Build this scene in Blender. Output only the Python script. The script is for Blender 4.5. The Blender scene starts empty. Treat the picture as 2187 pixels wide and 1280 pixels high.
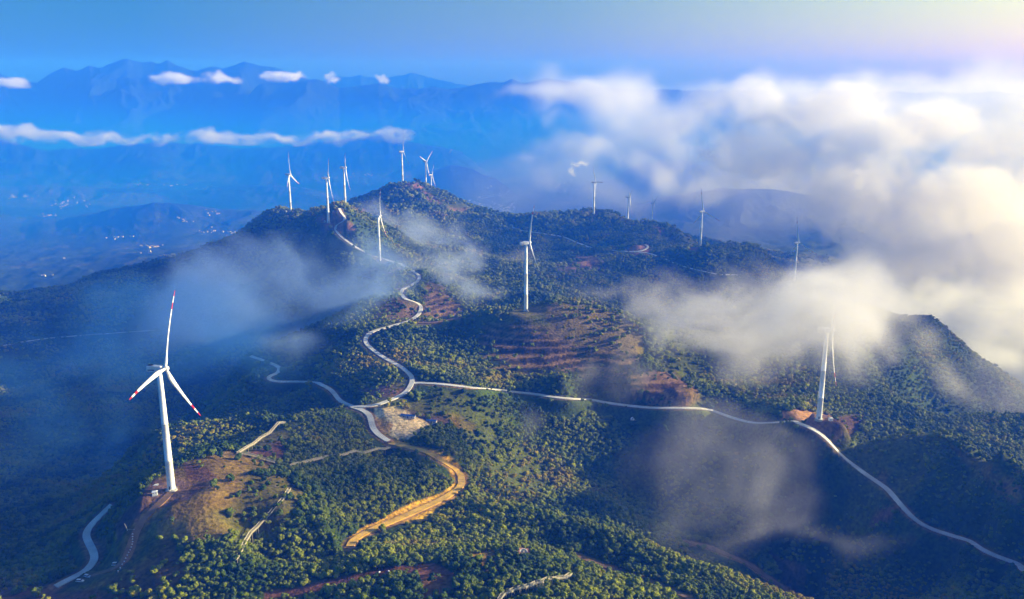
import bpy, bmesh, math, random
import numpy as np
from mathutils import Vector, Matrix

SC = bpy.context.scene
COL = SC.collection
rad = math.radians

# ------------------------------------------------------------------ camera, world, sun, exposure
CAMZ = 700.0
FPX, CX, CY = 1850.0, 1093.5, 640.0
TH = math.atan(465 / 1850)
CT, ST = math.cos(TH), math.sin(TH)
cam = bpy.data.cameras.new("camera")
cam.sensor_width = 36
cam.lens = 36 * FPX / 2187
cam.clip_start = 1
cam.clip_end = 120000
camo = bpy.data.objects.new("camera", cam)
COL.objects.link(camo)
camo.location = (0, 0, CAMZ)
camo.rotation_euler = (math.pi / 2 - TH, 0, 0)
SC.camera = camo

SKY_COOL, SKY_WARM = (0.16, 0.54, 1.05, 1), (1.75, 1.55, 0.85, 1)
SUN_EL, SUN_AZ = rad(15), rad(79)          # azimuth clockwise from the view direction (+Y)
world = bpy.data.worlds.new("World")
SC.world = world
world.use_nodes = True
wn = world.node_tree
sky = wn.nodes.new("ShaderNodeTexSky")
sky.sky_type = 'NISHITA'
sky.sun_disc = False
sky.sun_elevation = SUN_EL
sky.sun_rotation = SUN_AZ
sky.altitude = 900
sky.air_density = 1.4
sky.dust_density = 2.6
sky.ozone_density = 3.0
bg = wn.nodes["Background"]
bg.inputs["Strength"].default_value = 0.07
# the clear side of the sky is a deep blue, the side towards the low sun is pale and warm
tcw = wn.nodes.new("ShaderNodeTexCoord"); dot = wn.nodes.new("ShaderNodeVectorMath"); dot.operation = 'DOT_PRODUCT'
wn.links.new(tcw.outputs["Generated"], dot.inputs[0]); dot.inputs[1].default_value = (math.sin(SUN_AZ), math.cos(SUN_AZ), 0)
hd = wn.nodes.new("ShaderNodeMath"); hd.operation = 'MULTIPLY_ADD'; hd.inputs[1].default_value = 0.5; hd.inputs[2].default_value = 0.5
wn.links.new(dot.outputs["Value"], hd.inputs[0])
rmp = wn.nodes.new("ShaderNodeValToRGB"); wn.links.new(hd.outputs[0], rmp.inputs[0])
rmp.color_ramp.elements[0].position = 0.40; rmp.color_ramp.elements[0].color = SKY_COOL
rmp.color_ramp.elements[1].position = 0.86; rmp.color_ramp.elements[1].color = SKY_WARM
mid = rmp.color_ramp.elements.new(0.62); mid.color = (0.60, 0.82, 1.0, 1)
mxs = wn.nodes.new("ShaderNodeVectorMath"); mxs.operation = 'MULTIPLY'
wn.links.new(sky.outputs[0], mxs.inputs[0]); wn.links.new(rmp.outputs[0], mxs.inputs[1])
wn.links.new(mxs.outputs[0], bg.inputs[0])
sl = bpy.data.lights.new("sun", 'SUN')
sl.energy = 5.0
sl.angle = rad(0.5)
sl.color = (1.0, 0.93, 0.84)
so = bpy.data.objects.new("sun", sl)
COL.objects.link(so)
sd = Vector((math.sin(SUN_AZ) * math.cos(SUN_EL), math.cos(SUN_AZ) * math.cos(SUN_EL), math.sin(SUN_EL)))
so.rotation_euler = sd.to_track_quat('Z', 'Y').to_euler()
so.location = (600, 200, 1200)
SC.view_settings.view_transform = 'Standard'
SC.view_settings.look = 'None'
SC.view_settings.gamma = 1
SC.view_settings.exposure = 1.03
SC.cycles.max_bounces = 6
SC.cycles.diffuse_bounces = 2
SC.cycles.glossy_bounces = 2
SC.cycles.transparent_max_bounces = 64
SC.cycles.volume_bounces = 4
SC.cycles.volume_step_rate = 2.0
SC.cycles.volume_max_steps = 256
SC.cycles.use_adaptive_sampling = True
SC.cycles.adaptive_threshold = 0.03
SC.cycles.use_denoising = True

# ------------------------------------------------------------------ helpers
def ray(px, py):
    u = (px - CX) / FPX
    v = (CY - py) / FPX
    return (u / (CT + v * ST), (-ST + v * CT) / (CT + v * ST))     # x/y , z/y (z relative to the camera)

def proj(x, y, z):                                                # z relative to the camera
    d = y * CT - z * ST
    return CX + FPX * x / d, CY - FPX * (y * ST + z * CT) / d

def tag(o, label=None, cat=None, group=None, kind=None):
    if label: o["label"] = label
    if cat: o["category"] = cat
    if group: o["group"] = group
    if kind: o["kind"] = kind
    return o

def empty(name, loc=(0, 0, 0), rz=0):
    o = bpy.data.objects.new(name, None)
    COL.objects.link(o)
    o.location = loc
    o.rotation_euler = (0, 0, rz)
    o.empty_display_size = 1
    return o

class MB:
    def __init__(s): s.v = []; s.f = []; s.m = []
    def add(s, vs, fs, mi=0):
        b = len(s.v)
        s.v += [tuple(v) for v in vs]
        s.f += [[b + i for i in f] for f in fs]
        s.m += [mi] * len(fs)
        return s
    def box(s, c, d, M=None, mi=0):
        x, y, z = d[0] / 2, d[1] / 2, d[2] / 2
        vs = [Vector((c[0] + a * x, c[1] + b * y, c[2] + e * z)) for a in (-1, 1) for b in (-1, 1) for e in (-1, 1)]
        if M is not None: vs = [M @ v for v in vs]
        return s.add(vs, [(0, 1, 3, 2), (4, 6, 7, 5), (0, 4, 5, 1), (2, 3, 7, 6), (0, 2, 6, 4), (1, 5, 7, 3)], mi)
    def rings(s, rings, cap=True, mi=0):
        n = len(rings[0]); vs = [p for r in rings for p in r]; fs = []
        for i in range(len(rings) - 1):
            for j in range(n):
                k = (j + 1) % n
                fs.append((i * n + j, i * n + k, (i + 1) * n + k, (i + 1) * n + j))
        if cap:
            fs.append(tuple(range(n))[::-1]); fs.append(tuple((len(rings) - 1) * n + j for j in range(n)))
        return s.add(vs, fs, mi)
    def tube(s, a, b, r0, r1=None, n=10, mi=0):
        r1 = r0 if r1 is None else r1
        a = Vector(a); b = Vector(b); d = (b - a).normalized()
        u = d.orthogonal().normalized(); w = d.cross(u)
        R = []
        for p, r in ((a, r0), (b, r1)):
            R.append([p + (u * math.cos(t) + w * math.sin(t)) * r for t in [2 * math.pi * j / n for j in range(n)]])
        return s.rings(R, True, mi)
    def build(s, name, mats, parent=None, smooth=False):
        me = bpy.data.meshes.new(name)
        me.from_pydata(s.v, [], s.f)
        if not isinstance(mats, (list, tuple)): mats = [mats]
        for m in mats: me.materials.append(m)
        if len(mats) > 1: me.polygons.foreach_set("material_index", s.m)
        bm = bmesh.new(); bm.from_mesh(me); bmesh.ops.recalc_face_normals(bm, faces=bm.faces); bm.to_mesh(me); bm.free()
        if smooth: me.polygons.foreach_set("use_smooth", [True] * len(me.polygons))
        o = bpy.data.objects.new(name, me)
        COL.objects.link(o)
        o.parent = parent
        return o

def mat(name, color, rough=0.6, noise=None, metallic=0.0, spec=0.3, emis=None):
    m = bpy.data.materials.new(name); m.use_nodes = True
    nt = m.node_tree; b = nt.nodes["Principled BSDF"]
    b.inputs["Roughness"].default_value = rough
    b.inputs["Metallic"].default_value = metallic
    b.inputs["Specular IOR Level"].default_value = spec
    if noise:
        scale, amt = noise
        tc = nt.nodes.new("ShaderNodeTexCoord")
        n = nt.nodes.new("ShaderNodeTexNoise"); n.inputs["Scale"].default_value = scale; n.inputs["Detail"].default_value = 5
        nt.links.new(tc.outputs["Object"], n.inputs["Vector"])
        r = nt.nodes.new("ShaderNodeValToRGB")
        r.color_ramp.elements[0].position = 0.3; r.color_ramp.elements[1].position = 0.7
        r.color_ramp.elements[0].color = tuple(c * (1 - amt) for c in color) + (1,)
        r.color_ramp.elements[1].color = tuple(min(1, c * (1 + amt)) for c in color) + (1,)
        nt.links.new(n.outputs["Fac"], r.inputs[0]); nt.links.new(r.outputs[0], b.inputs["Base Color"])
    else:
        b.inputs["Base Color"].default_value = (*color, 1)
    return m

# ------------------------------------------------------------------ noise in numpy
def _hash(ix, iy, seed):
    h = (ix.astype(np.int64) * 374761393 + iy.astype(np.int64) * 668265263 + seed * 1442695041) & 0xffffffff
    h = ((h ^ (h >> 13)) * 1274126177) & 0xffffffff
    h = h ^ (h >> 16)
    return (h & 0xffffff) / float(0xffffff)

def vnoise(x, y, seed=0):
    ix = np.floor(x); iy = np.floor(y); fx = x - ix; fy = y - iy
    sx = fx * fx * fx * (fx * (fx * 6 - 15) + 10); sy = fy * fy * fy * (fy * (fy * 6 - 15) + 10)
    a = _hash(ix, iy, seed); b = _hash(ix + 1, iy, seed); c = _hash(ix, iy + 1, seed); d = _hash(ix + 1, iy + 1, seed)
    return (a * (1 - sx) + b * sx) * (1 - sy) + (c * (1 - sx) + d * sx) * sy

def fbm(x, y, oct=4, seed=0, gain=0.5):
    s = 0; a = 1; t = 0
    for i in range(oct):
        s = s + a * (vnoise(x, y, seed + i * 17) * 2 - 1); t += a
        a *= gain; x, y = x * 1.93 + y * 0.35 + 13.7, y * 1.93 - x * 0.35 + 7.1
    return s / t

def ridged(x, y, oct=4, seed=0):
    s = 0; a = 1; t = 0
    for i in range(oct):
        s = s + a * (1 - np.abs(vnoise(x, y, seed + i * 31) * 2 - 1)); t += a
        a *= 0.5; x, y = x * 1.93 + y * 0.35 + 3.7, y * 1.93 - x * 0.35 + 17.1
    return s / t

# ------------------------------------------------------------------ turbines: (base x, y, z rel. camera), yaw of rotor axis, roll
TURB = {
 1: (-219.3, 511.4, -254.4, -0.09, 0.481), 2: (16.4, 993.6, -263.5, 0.31, 1.705),
 3: (-237.9, 1527.9, -312.8, 0.04, 0.453), 4: (-338.0, 1582.0, -251.4, 0.29, 1.407),
 5: (-346.9, 1796.0, -253.0, 0.20, 1.251), 6: (-489.8, 1907.4, -278.5, -0.06, 0.023),
 7: (-290.6, 2308.3, -260.1, 0.46, 1.801), 8: (-271.3, 2738.8, -324.1, -0.41, 0.924),
 9: (-291.1, 3129.8, -406.7, -0.20, 0.627), 10: (207.0, 2181.1, -326.3, 0.21, 0.618),
 11: (321.9, 2389.9, -390.5, -0.01, 1.057), 12: (444.3, 2725.3, -452.5, 0.05, 1.058),
 13: (415.3, 1881.2, -356.3, 0.50, 0.207), 14: (557.0, 1667.6, -386.8, 0.37, 0.209),
 15: (271.1, 716.4, -288.8, -0.35, 1.065)}

# ------------------------------------------------------------------ terrain control points (pixel of the view, depth) -> world
PLAIN = -650.0
CP = []
def P(*pts):
    for px, py, D in pts:
        u, k = ray(px, py); CP.append((u * D, D, k * D))
def W(*pts):
    for x, y, z in pts: CP.append((x, y, z))
def ridge(pts, back=None, step=45):
    for i in range(len(pts) - 1):
        a = np.array(pts[i], float); b = np.array(pts[i + 1], float)
        n = max(1, int(abs(b[0] - a[0]) / step))
        for j in range(n + (i == len(pts) - 2)):
            p = a + (b - a) * j / n; P(tuple(p))
            if back and j % 2 == 0:
                u, k = ray(p[0], p[1])
                for dD, dz in back: W((u * (p[2] + dD), p[2] + dD, k * p[2] - dz))
for t in TURB.values():
    W(t[:3])
    for a in range(4):
        if t[1] < 1200: W((t[0] + 13 * math.cos(a * 1.57), t[1] + 13 * math.sin(a * 1.57), t[2]))
# beyond the lower edge of the view
for u in np.linspace(-1.4, 1.4, 9): W((u * 250, 250, -285), (u * 340, 340, -280 - 15 * max(0, u)))
P((0, 1280, 440), (300, 1280, 415), (600, 1280, 412), (900, 1280, 400), (1200, 1280, 395), (1500, 1290, 415), (-250, 1250, 500))
# near ridge, lower centre
ridge([(560, 1215, 438), (700, 1205, 445), (800, 1190, 455), (950, 1170, 470), (1080, 1160, 480), (1180, 1190, 470), (1300, 1230, 450), (1450, 1275, 425)], [(35, 16)])
ridge([(1000, 1060, 590), (1100, 1090, 555), (1200, 1118, 530), (1300, 1138, 515), (1370, 1160, 505), (1420, 1192, 488), (1500, 1222, 472), (1640, 1262, 450), (1700, 1290, 435)], [(45, 30)])
# wide valley, right centre
P((1750, 1250, 660), (2000, 1250, 590), (2100, 1280, 530), (1420, 1130, 660), (1550, 1180, 665), (1650, 1220, 670), (1620, 1150, 705),
  (1400, 950, 795), (1400, 1050, 760), (1600, 950, 780), (1600, 1050, 745), (1700, 1100, 705), (1800, 1150, 660), (1850, 1200, 630),
  (1060, 835, 835), (1150, 845, 850), (1250, 855, 860), (1150, 920, 800), (1150, 1000, 750), (1250, 960, 790), (1250, 1060, 705), (1050, 880, 790), (1000, 960, 715))
# right road and right hill
P((1500, 872, 835), (1655, 904, 766), (1680, 901, 755), (1650, 950, 742), (1690, 940, 728), (1620, 905, 785), (1700, 902, 748), (1780, 950, 715), (1850, 1010, 678), (1940, 1100, 628), (2080, 1160, 588), (2187, 1218, 545), (1320, 860, 855),
  (1950, 1010, 665), (2050, 1050, 628), (2100, 1110, 602), (1900, 1080, 640))
ridge([(1830, 953, 705), (1900, 942, 695), (2000, 940, 675), (2060, 952, 655), (2130, 985, 612), (2187, 1025, 575), (2300, 1110, 515)], [(60, 35)])
ridge([(1990, 893, 870), (2050, 893, 890), (2187, 893, 900), (2400, 900, 920)], [(120, 90)])
P((2100, 930, 810), (2187, 960, 790), (1900, 850, 880))
ridge([(1560, 715, 1060), (1650, 690, 1090), (1750, 668, 1120), (1850, 655, 1150), (1910, 676, 1180), (1990, 686, 1210), (2030, 715, 1230), (2090, 770, 1250), (2140, 800, 1260), (2187, 835, 1280), (2350, 900, 1300)], [(150, 90), (420, 230)])
P((1500, 800, 930), (1600, 800, 930), (1650, 740, 1010), (1700, 840, 860), (1850, 790, 980), (1950, 750, 1100), (1640, 870, 800), (1480, 850, 835), (2080, 850, 1100), (1400, 830, 862))
# junction saddle and the hill with the second turbine
P((740, 868, 745), (800, 868, 738), (880, 820, 805), (850, 945, 682), (990, 1030, 605), (960, 975, 655), (750, 1165, 503), (850, 905, 712), (910, 930, 690), (860, 1110, 540), (930, 1075, 565),
  (1010, 825, 808), (820, 930, 690))
ridge([(930, 690, 1015), (1000, 680, 1010), (1060, 668, 1000), (1180, 646, 1010), (1230, 650, 1012), (1290, 662, 1005), (1350, 680, 995), (1400, 698, 985)], [(110, 62)])
P((1100, 750, 925), (1250, 750, 925), (1320, 720, 950), (1400, 765, 940), (950, 760, 905), (1000, 720, 965), (900, 790, 860), (1200, 810, 852), (1330, 810, 872))
# road ridge towards the third turbine
P((870, 790, 830), (785, 730, 940), (785, 708, 975), (880, 680, 1060), (900, 655, 1120), (860, 625, 1210), (860, 600, 1300), (900, 590, 1350), (865, 570, 1450), (780, 530, 1530),
  (720, 490, 1570), (725, 445, 1780), (950, 640, 1230), (1000, 600, 1430), (950, 560, 1640), (1050, 620, 1330), (1150, 610, 1380), (1170, 640, 1260), (760, 470, 1850), (940, 600, 1400))
# left valley
P((320, 1030, 520), (440, 1035, 517), (290, 1130, 480), (240, 1215, 447), (175, 1240, 450), (120, 1250, 455), (200, 1200, 474), (190, 1150, 513), (205, 1110, 545), (240, 1070, 590),
  (90, 1150, 660), (100, 1050, 858), (0, 1250, 500), (0, 1100, 781), (0, 950, 1056), (200, 950, 1045), (200, 850, 1232), (0, 800, 1397), (200, 800, 1375), (300, 750, 1485), (450, 800, 1353),
  (450, 900, 1155), (350, 960, 990), (250, 1040, 836), (600, 845, 890), (570, 810, 900), (700, 820, 830), (595, 783, 960), (530, 758, 1020), (650, 700, 1330), (500, 650, 1600), (300, 660, 1560), (0, 700, 1520),
  (600, 550, 1700), (600, 500, 1800), (700, 600, 1450), (700, 540, 1540), (-300, 800, 1100), (-300, 1000, 700), (150, 680, 1600), (450, 600, 1740), (300, 620, 1720))
ridge([(385, 988, 552), (430, 972, 570), (480, 962, 585), (520, 962, 600), (570, 925, 650), (610, 898, 685), (660, 882, 705), (710, 882, 715), (760, 893, 722)], [(70, 30)])
ridge([(340, 925, 735), (420, 908, 735), (500, 905, 735), (560, 886, 740)], [(60, 28)])
P((560, 990, 572), (610, 1000, 577), (700, 1000, 602), (800, 1050, 562), (850, 1000, 632), (600, 1100, 492), (700, 1120, 495), (500, 1150, 463), (400, 1200, 440), (350, 1150, 465), (450, 1080, 490), (700, 940, 660), (820, 980, 660))
# left ridge
ridge([(-350, 700, 1780), (-150, 660, 1800), (0, 632, 1820), (60, 622, 1830), (150, 610, 1850), (200, 592, 1860), (300, 572, 1870), (400, 543, 1890), (450, 522, 1900), (500, 510, 1910), (545, 470, 1925), (570, 452, 1920), (621, 450, 1907), (680, 462, 1900)],
      [(160, 70), (450, 190)])
P((640, 470, 1720), (700, 500, 1570), (560, 500, 1860), (680, 468, 1640))
# far ridge with the seventh turbine and the right-hand ridges
ridge([(740, 438, 2250), (800, 412, 2280), (840, 393, 2300), (880, 391, 2310), (905, 398, 2320), (940, 415, 2300), (990, 440, 2250), (1040, 460, 2200), (1090, 477, 2150)], [(500, 130)])
ridge([(1090, 477, 2150), (1130, 466, 2150), (1170, 459, 2150), (1230, 457, 2160), (1270, 456, 2170), (1310, 453, 2150), (1350, 473, 2150), (1400, 481, 2180), (1440, 495, 2150), (1480, 516, 2080)], [(330, 80)])
ridge([(1500, 522, 1880), (1550, 518, 1850), (1600, 530, 1850), (1640, 550, 1830), (1670, 575, 1780), (1700, 606, 1690), (1740, 650, 1600)], [(150, 80), (400, 190)])
P((850, 440, 2150), (900, 450, 2120), (950, 500, 1950), (1050, 520, 1950), (1250, 520, 1960), (1200, 505, 2010), (1320, 535, 1820), (1400, 543, 1760), (1200, 580, 1620), (1250, 640, 1420),
  (1450, 600, 1690), (1600, 590, 1710), (1400, 650, 1520), (1550, 650, 1550), (1100, 560, 1750), (1300, 600, 1620), (1480, 560, 1720), (1700, 680, 1400), (900, 530, 1750), (1400, 500, 2000))
W((60, 1160, -335), (180, 1150, -345), (320, 1150, -350), (-200, 3500, -560), (-270, 3000, -395), (100, 2800, -520), (450, 3000, -540))
for u in np.linspace(-1.5, 1.5, 13):
    for y in (3700, 5200): W((u * y, y, PLAIN))
    if abs(u) > 0.55: W((u * 2800, 2800, PLAIN + 10), (u * 2100, 2100, -560))
W((900, 1700, -560), (1200, 2000, -620), (1500, 1400, -600), (1300, 900, -460), (1000, 600, -360), (700, 400, -320), (-700, 400, -330), (-1000, 700, -420), (-1500, 1000, -500), (-1800, 1600, -540), (1900, 900, -600), (-900, 2300, -600), (-1300, 2100, -610))

CPA = np.array(CP)
wx = lambda x, y: np.stack([x / y, np.log(y)], -1)
A = wx(CPA[:, 0], CPA[:, 1]); n = len(A)
PW = 1.35
r = np.linalg.norm(A[:, None] - A[None], axis=-1)
K = -(r ** PW) ; K[np.arange(n), np.arange(n)] += -0.0008
Q = np.concatenate([np.ones((n, 1)), A], 1)
S = np.block([[K, Q], [Q.T, np.zeros((3, 3))]])
# solved for height / depth so that near and far points weigh alike
sol = np.linalg.lstsq(S, np.concatenate([CPA[:, 2] / CPA[:, 1], np.zeros(3)]), rcond=None)[0]

# grid (u, ln y)
ua = np.concatenate([np.linspace(-1.6, -0.72, 90, endpoint=False), np.linspace(-0.72, 0.72, 900), np.linspace(0.72, 1.6, 91)[1:]])
ya = np.exp(np.linspace(math.log(240), math.log(3800), 760))
ya = np.concatenate([ya, np.exp(np.linspace(math.log(3800), math.log(12500), 301))[1:]])
NU, NY = len(ua), len(ya)
U, Y = np.meshgrid(ua, ya)
LY = np.log(Y); X = U * Y
def rbf_coarse():
    uc = np.linspace(-1.6, 1.6, 321); lc = np.linspace(math.log(240), math.log(5200), 330)
    UU, LL = np.meshgrid(uc, lc); B = np.stack([UU.ravel(), LL.ravel()], -1); out = np.zeros(len(B))
    for i in range(0, len(B), 8000):
        b = B[i:i + 8000]; rr = np.linalg.norm(b[:, None] - A[None], axis=-1)
        out[i:i + 8000] = -(rr ** PW) @ sol[:n] + sol[n] + b @ sol[n + 1:]
    return uc, lc, out.reshape(UU.shape)
uc, lc, ZC = rbf_coarse()
def bil(fu, fl, G):
    iu = np.clip(np.floor(fu).astype(int), 0, G.shape[1] - 2); il = np.clip(np.floor(fl).astype(int), 0, G.shape[0] - 2)
    a = np.clip(fu - iu, 0, 1); b = np.clip(fl - il, 0, 1)
    return (G[il, iu] * (1 - a) + G[il, iu + 1] * a) * (1 - b) + (G[il + 1, iu] * (1 - a) + G[il + 1, iu + 1] * a) * b
Z = bil((U + 1.6) / 3.2 * 320, (LY - lc[0]) / (lc[-1] - lc[0]) * 329, ZC) * Y
sm = lambda a, b, x: (lambda t: t * t * (3 - 2 * t))(np.clip((x - a) / (b - a), 0, 1))
tfar = sm(3100, 4300, Y)
plain = PLAIN + 34 * fbm(X / 900, Y / 900, 5, 3) + 60 * np.maximum(0, fbm(X / 1500, Y / 1300, 4, 9) - 0.05)
Z = Z * (1 - tfar) + plain * tfar
# fine relief of the near hills: gullies and knolls, growing with depth so that it keeps its scale in the view
amp = (np.clip(Y / 900, 0.55, 1.6) + 1.1 * sm(1150, 1500, Y) * sm(-0.35, -0.12, U)) * (1 - tfar)
Z += amp * (5.0 * fbm(X / 70, Y / 70, 4, 21) + 5.5 * (ridged(X / 115 + 0.4 * fbm(X / 60, Y / 60, 2, 5), Y / 115, 4, 77) - 0.62))
# far hills and mountains from their crest lines
def far_ridge(pts, D, w, spur=0.35, seed=0):
    global Z
    q = [ray(a, b) for a, b in pts]; uu = [p[0] for p in q]; kk = [p[1] for p in q]
    span = uu[-1] - uu[0]
    k = np.interp(U, uu, kk) + 0.0024 * fbm(U * 26, Y / w * 0.6, 5, seed + 3, 0.6)
    out = np.maximum(uu[0] - U, U - uu[-1]); fade = 1 - sm(0, 0.06, out)
    Dm = D * (1 + 0.03 * fbm(U * 9, U * 0 + seed, 3, seed))
    hc = (k * Dm - PLAIN) * fade
    hc = np.maximum(hc, 0)
    s = (Y - Dm) / w
    prof = np.exp(-np.abs(s) ** 1.5)
    sc_ = w * 0.42
    rg = ridged(X / sc_ + 0.5 * fbm(X / sc_, Y / sc_, 2, seed), Y / sc_ / 1.6, 5, seed + 50)
    h = hc * prof * (1 + spur * (rg - 0.72) * np.clip(np.abs(s) * 2.2, 0.12, 1) * 2)
    Z = np.where(h > 5, np.maximum(Z, PLAIN + h), Z)
far_ridge([(-900, 190), (-420, 190), (-200, 150), (0, 158), (40, 172), (77, 176), (110, 155), (137, 144), (149, 147), (165, 150), (190, 140), (211, 147), (232, 140), (255, 130), (270, 126), (303, 136), (320, 134), (339, 139), (357, 131), (380, 143), (401, 148), (416, 151), (437, 145), (475, 147),
           (500, 137), (523, 130), (550, 138), (585, 138), (605, 145), (624, 152), (648, 160), (680, 176), (740, 205)], 9600, 1500, 0.35, 4)
far_ridge([(560, 180), (640, 173), (678, 171), (725, 190), (767, 183), (808, 177), (832, 186), (868, 189), (920, 187), (960, 189), (1010, 183), (1040, 177), (1075, 178), (1094, 170), (1117, 180), (1140, 176), (1165, 168), (1224, 176), (1290, 186), (1400, 192), (1600, 194), (1900, 195), (2300, 196), (2700, 194)], 8600, 1300, 0.25, 11)
far_ridge([(690, 170), (707, 163), (767, 160), (800, 167), (840, 163), (880, 158), (927, 164), (980, 176), (1040, 184)], 11200, 600, 0.3, 15)
far_ridge([(-200, 300), (0, 298), (50, 308), (100, 321), (140, 318), (190, 318), (260, 310), (320, 302), (420, 307), (500, 318), (600, 314), (700, 300), (750, 293), (830, 292), (900, 306), (960, 318)], 6000, 450, 0.3, 19)
far_ridge([(905, 378), (930, 364), (962, 351), (1000, 357), (1030, 372)], 4800, 260, 0.3, 23)
far_ridge([(1370, 318), (1410, 309), (1450, 306), (1490, 314), (1520, 322)], 6400, 320, 0.3, 27)
far_ridge([(1380, 350), (1420, 341), (1460, 343), (1500, 352)], 5600, 250, 0.3, 28)
far_ridge([(1370, 440), (1410, 424), (1470, 411), (1530, 404), (1600, 402), (1660, 406), (1720, 414), (1790, 436), (1850, 470), (1910, 510), (1960, 560)], 4300, 380, 0.45, 29)
far_ridge([(1640, 392), (1670, 380), (1720, 384), (1790, 400), (1900, 440), (2050, 450), (2250, 460)], 5100, 450, 0.4, 31)
far_ridge([(-150, 395), (0, 398), (150, 400), (230, 402), (300, 404), (400, 412), (470, 402), (560, 397), (640, 400)], 4900, 330, 0.3, 33)
far_ridge([(120, 478), (200, 458), (260, 446), (330, 432), (400, 436), (470, 446), (560, 450)], 3900, 330, 0.3, 35)

def zat(x, y, G=None):
    x = np.asarray(x, float); y = np.asarray(y, float)
    u = x / y
    fu = np.interp(u, ua, np.arange(NU)); fl = np.interp(y, ya, np.arange(NY))
    return bil(fu, fl, Z if G is None else G)

def cast(px, py, dmax=20000):
    """first point of the terrain in that direction"""
    u, k = ray(px, py)
    fu = np.interp(u, ua, np.arange(NU)); i = int(min(fu, NU - 2)); a = fu - i
    col = Z[:, i] * (1 - a) + Z[:, i + 1] * a
    d = col - k * ya
    h = np.nonzero(d > 0)[0]
    if len(h) == 0: return None
    j = h[0]
    if j == 0: y = ya[0]
    else:
        t = d[j - 1] / (d[j - 1] - d[j]); y = ya[j - 1] + (ya[j] - ya[j - 1]) * t
    return np.array([u * y, y, k * y])

# ------------------------------------------------------------------ level pads under the turbines
for i, t in TURB.items():
    rp = 17 if i in (1, 2, 15) else 13
    dd = np.hypot(X - t[0], Y - t[1]); w = 1 - sm(rp * 0.8, rp * 1.7, dd)
    Z = Z * (1 - w) + (t[2] - 0.3) * w

# ------------------------------------------------------------------ roads: pixel course -> point on the terrain -> cut into it
ROADS = {
 "ridge": ([(725, 445), (729, 458), (741, 467), (735, 473), (718, 477), (713, 487), (725, 503), (760, 527), (790, 545), (830, 556), (862, 568), (890, 584), (896, 593), (888, 604), (865, 615), (855, 625), (865, 635), (890, 645), (900, 655), (895, 670), (880, 682), (850, 692), (805, 704), (786, 714), (780, 728), (790, 742), (815, 760), (845, 778), (868, 790), (880, 803), (881, 815), (870, 835), (845, 850), (800, 864), (752, 868)], 4.8, "concrete"),
 "contour": ([(880, 818), (910, 817), (1000, 825), (1060, 832), (1130, 842), (1210, 848), (1260, 855), (1330, 865), (1400, 871), (1480, 869), (1520, 878), (1560, 892), (1610, 904), (1650, 902), (1690, 899), (1730, 906), (1760, 920), (1778, 940), (1783, 960), (1800, 985), (1850, 1015), (1900, 1048), (1930, 1080), (1950, 1110), (1985, 1132), (2040, 1148), (2090, 1165), (2140, 1190), (2187, 1218), (2230, 1238)], 4.8, "concrete"),
 "valley": ([(752, 868), (730, 862), (719, 850), (712, 835), (690, 820), (650, 815), (600, 818), (576, 812), (571, 802), (590, 797), (596, 785), (570, 772), (535, 760)], 4.6, "concrete"),
 "spur": ([(752, 868), (775, 873), (790, 885), (793, 900), (797, 915), (812, 930), (829, 941)], 5.4, "concrete"),
 "lower": ([(119, 1252), (150, 1236), (180, 1222), (198, 1203), (203, 1187), (195, 1168), (184, 1150), (184, 1140), (195, 1128), (206, 1114), (222, 1095), (238, 1078)], 4.6, "concrete"),
 "dirt": ([(832, 946), (870, 955), (910, 960), (945, 978), (970, 1003), (986, 1028), (975, 1047), (940, 1068), (890, 1090), (850, 1108), (800, 1128), (765, 1148), (748, 1166)], 5.5, "earth"),
 "pad": ([(196, 1228), (240, 1214), (266, 1200), (280, 1170), (290, 1135), (310, 1100), (340, 1070), (365, 1052)], 5.0, "earth"),
 "far": ([(1092, 480), (1102, 489), (1150, 497), (1200, 505), (1235, 519), (1270, 530), (1310, 535), (1350, 537), (1385, 540), (1402, 546)], 4.2, "concrete"),
 "loop": ([(1350, 537), (1372, 535), (1384, 527), (1378, 523)], 4.0, "concrete"),
 "knoll": ([(1422, 553), (1436, 561), (1480, 574), (1530, 585), (1575, 587)], 3.2, "concrete"),
 "misty": ([(5, 738), (80, 725), (200, 714), (260, 710), (330, 705)], 3.0, "concrete"),
 "saddle": ([(893, 689), (940, 688), (978, 679)], 4.5, "earth"),
 "trail": ([(1470, 1158), (1520, 1170), (1570, 1190), (1612, 1212), (1650, 1240), (1690, 1266), (1720, 1290)], 7, "earth"),
 "path": ([(1230, 1186), (1290, 1212), (1370, 1238), (1440, 1262), (1500, 1290)], 2.6, "earth"),
}
ZB = Z.copy()
def smooth_line(p, it=3, keep=True):
    for _ in range(it):
        q = p.copy(); q[1:-1] = p[1:-1] * 0.5 + (p[:-2] + p[2:]) * 0.25
        p = q
    return p
def resample(p, step):
    d = np.concatenate([[0], np.cumsum(np.linalg.norm(np.diff(p[:, :2], axis=0), axis=1))])
    n = max(3, int(d[-1] / step)); t = np.linspace(0, d[-1], n)
    return np.stack([np.interp(t, d, p[:, i]) for i in range(3)], 1)
def catmull(px, n=6):
    p = np.array([px[0]] + list(px) + [px[-1]], float); out = []
    for i in range(1, len(p) - 2):
        for t in np.linspace(0, 1, n, endpoint=False):
            a, b, c, d = p[i - 1:i + 3]
            out.append(0.5 * (2 * b + (c - a) * t + (2 * a - 5 * b + 4 * c - d) * t * t + (3 * b - a - 3 * c + d) * t ** 3))
    out.append(p[-2]); return np.array(out)
RW = {}
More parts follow.
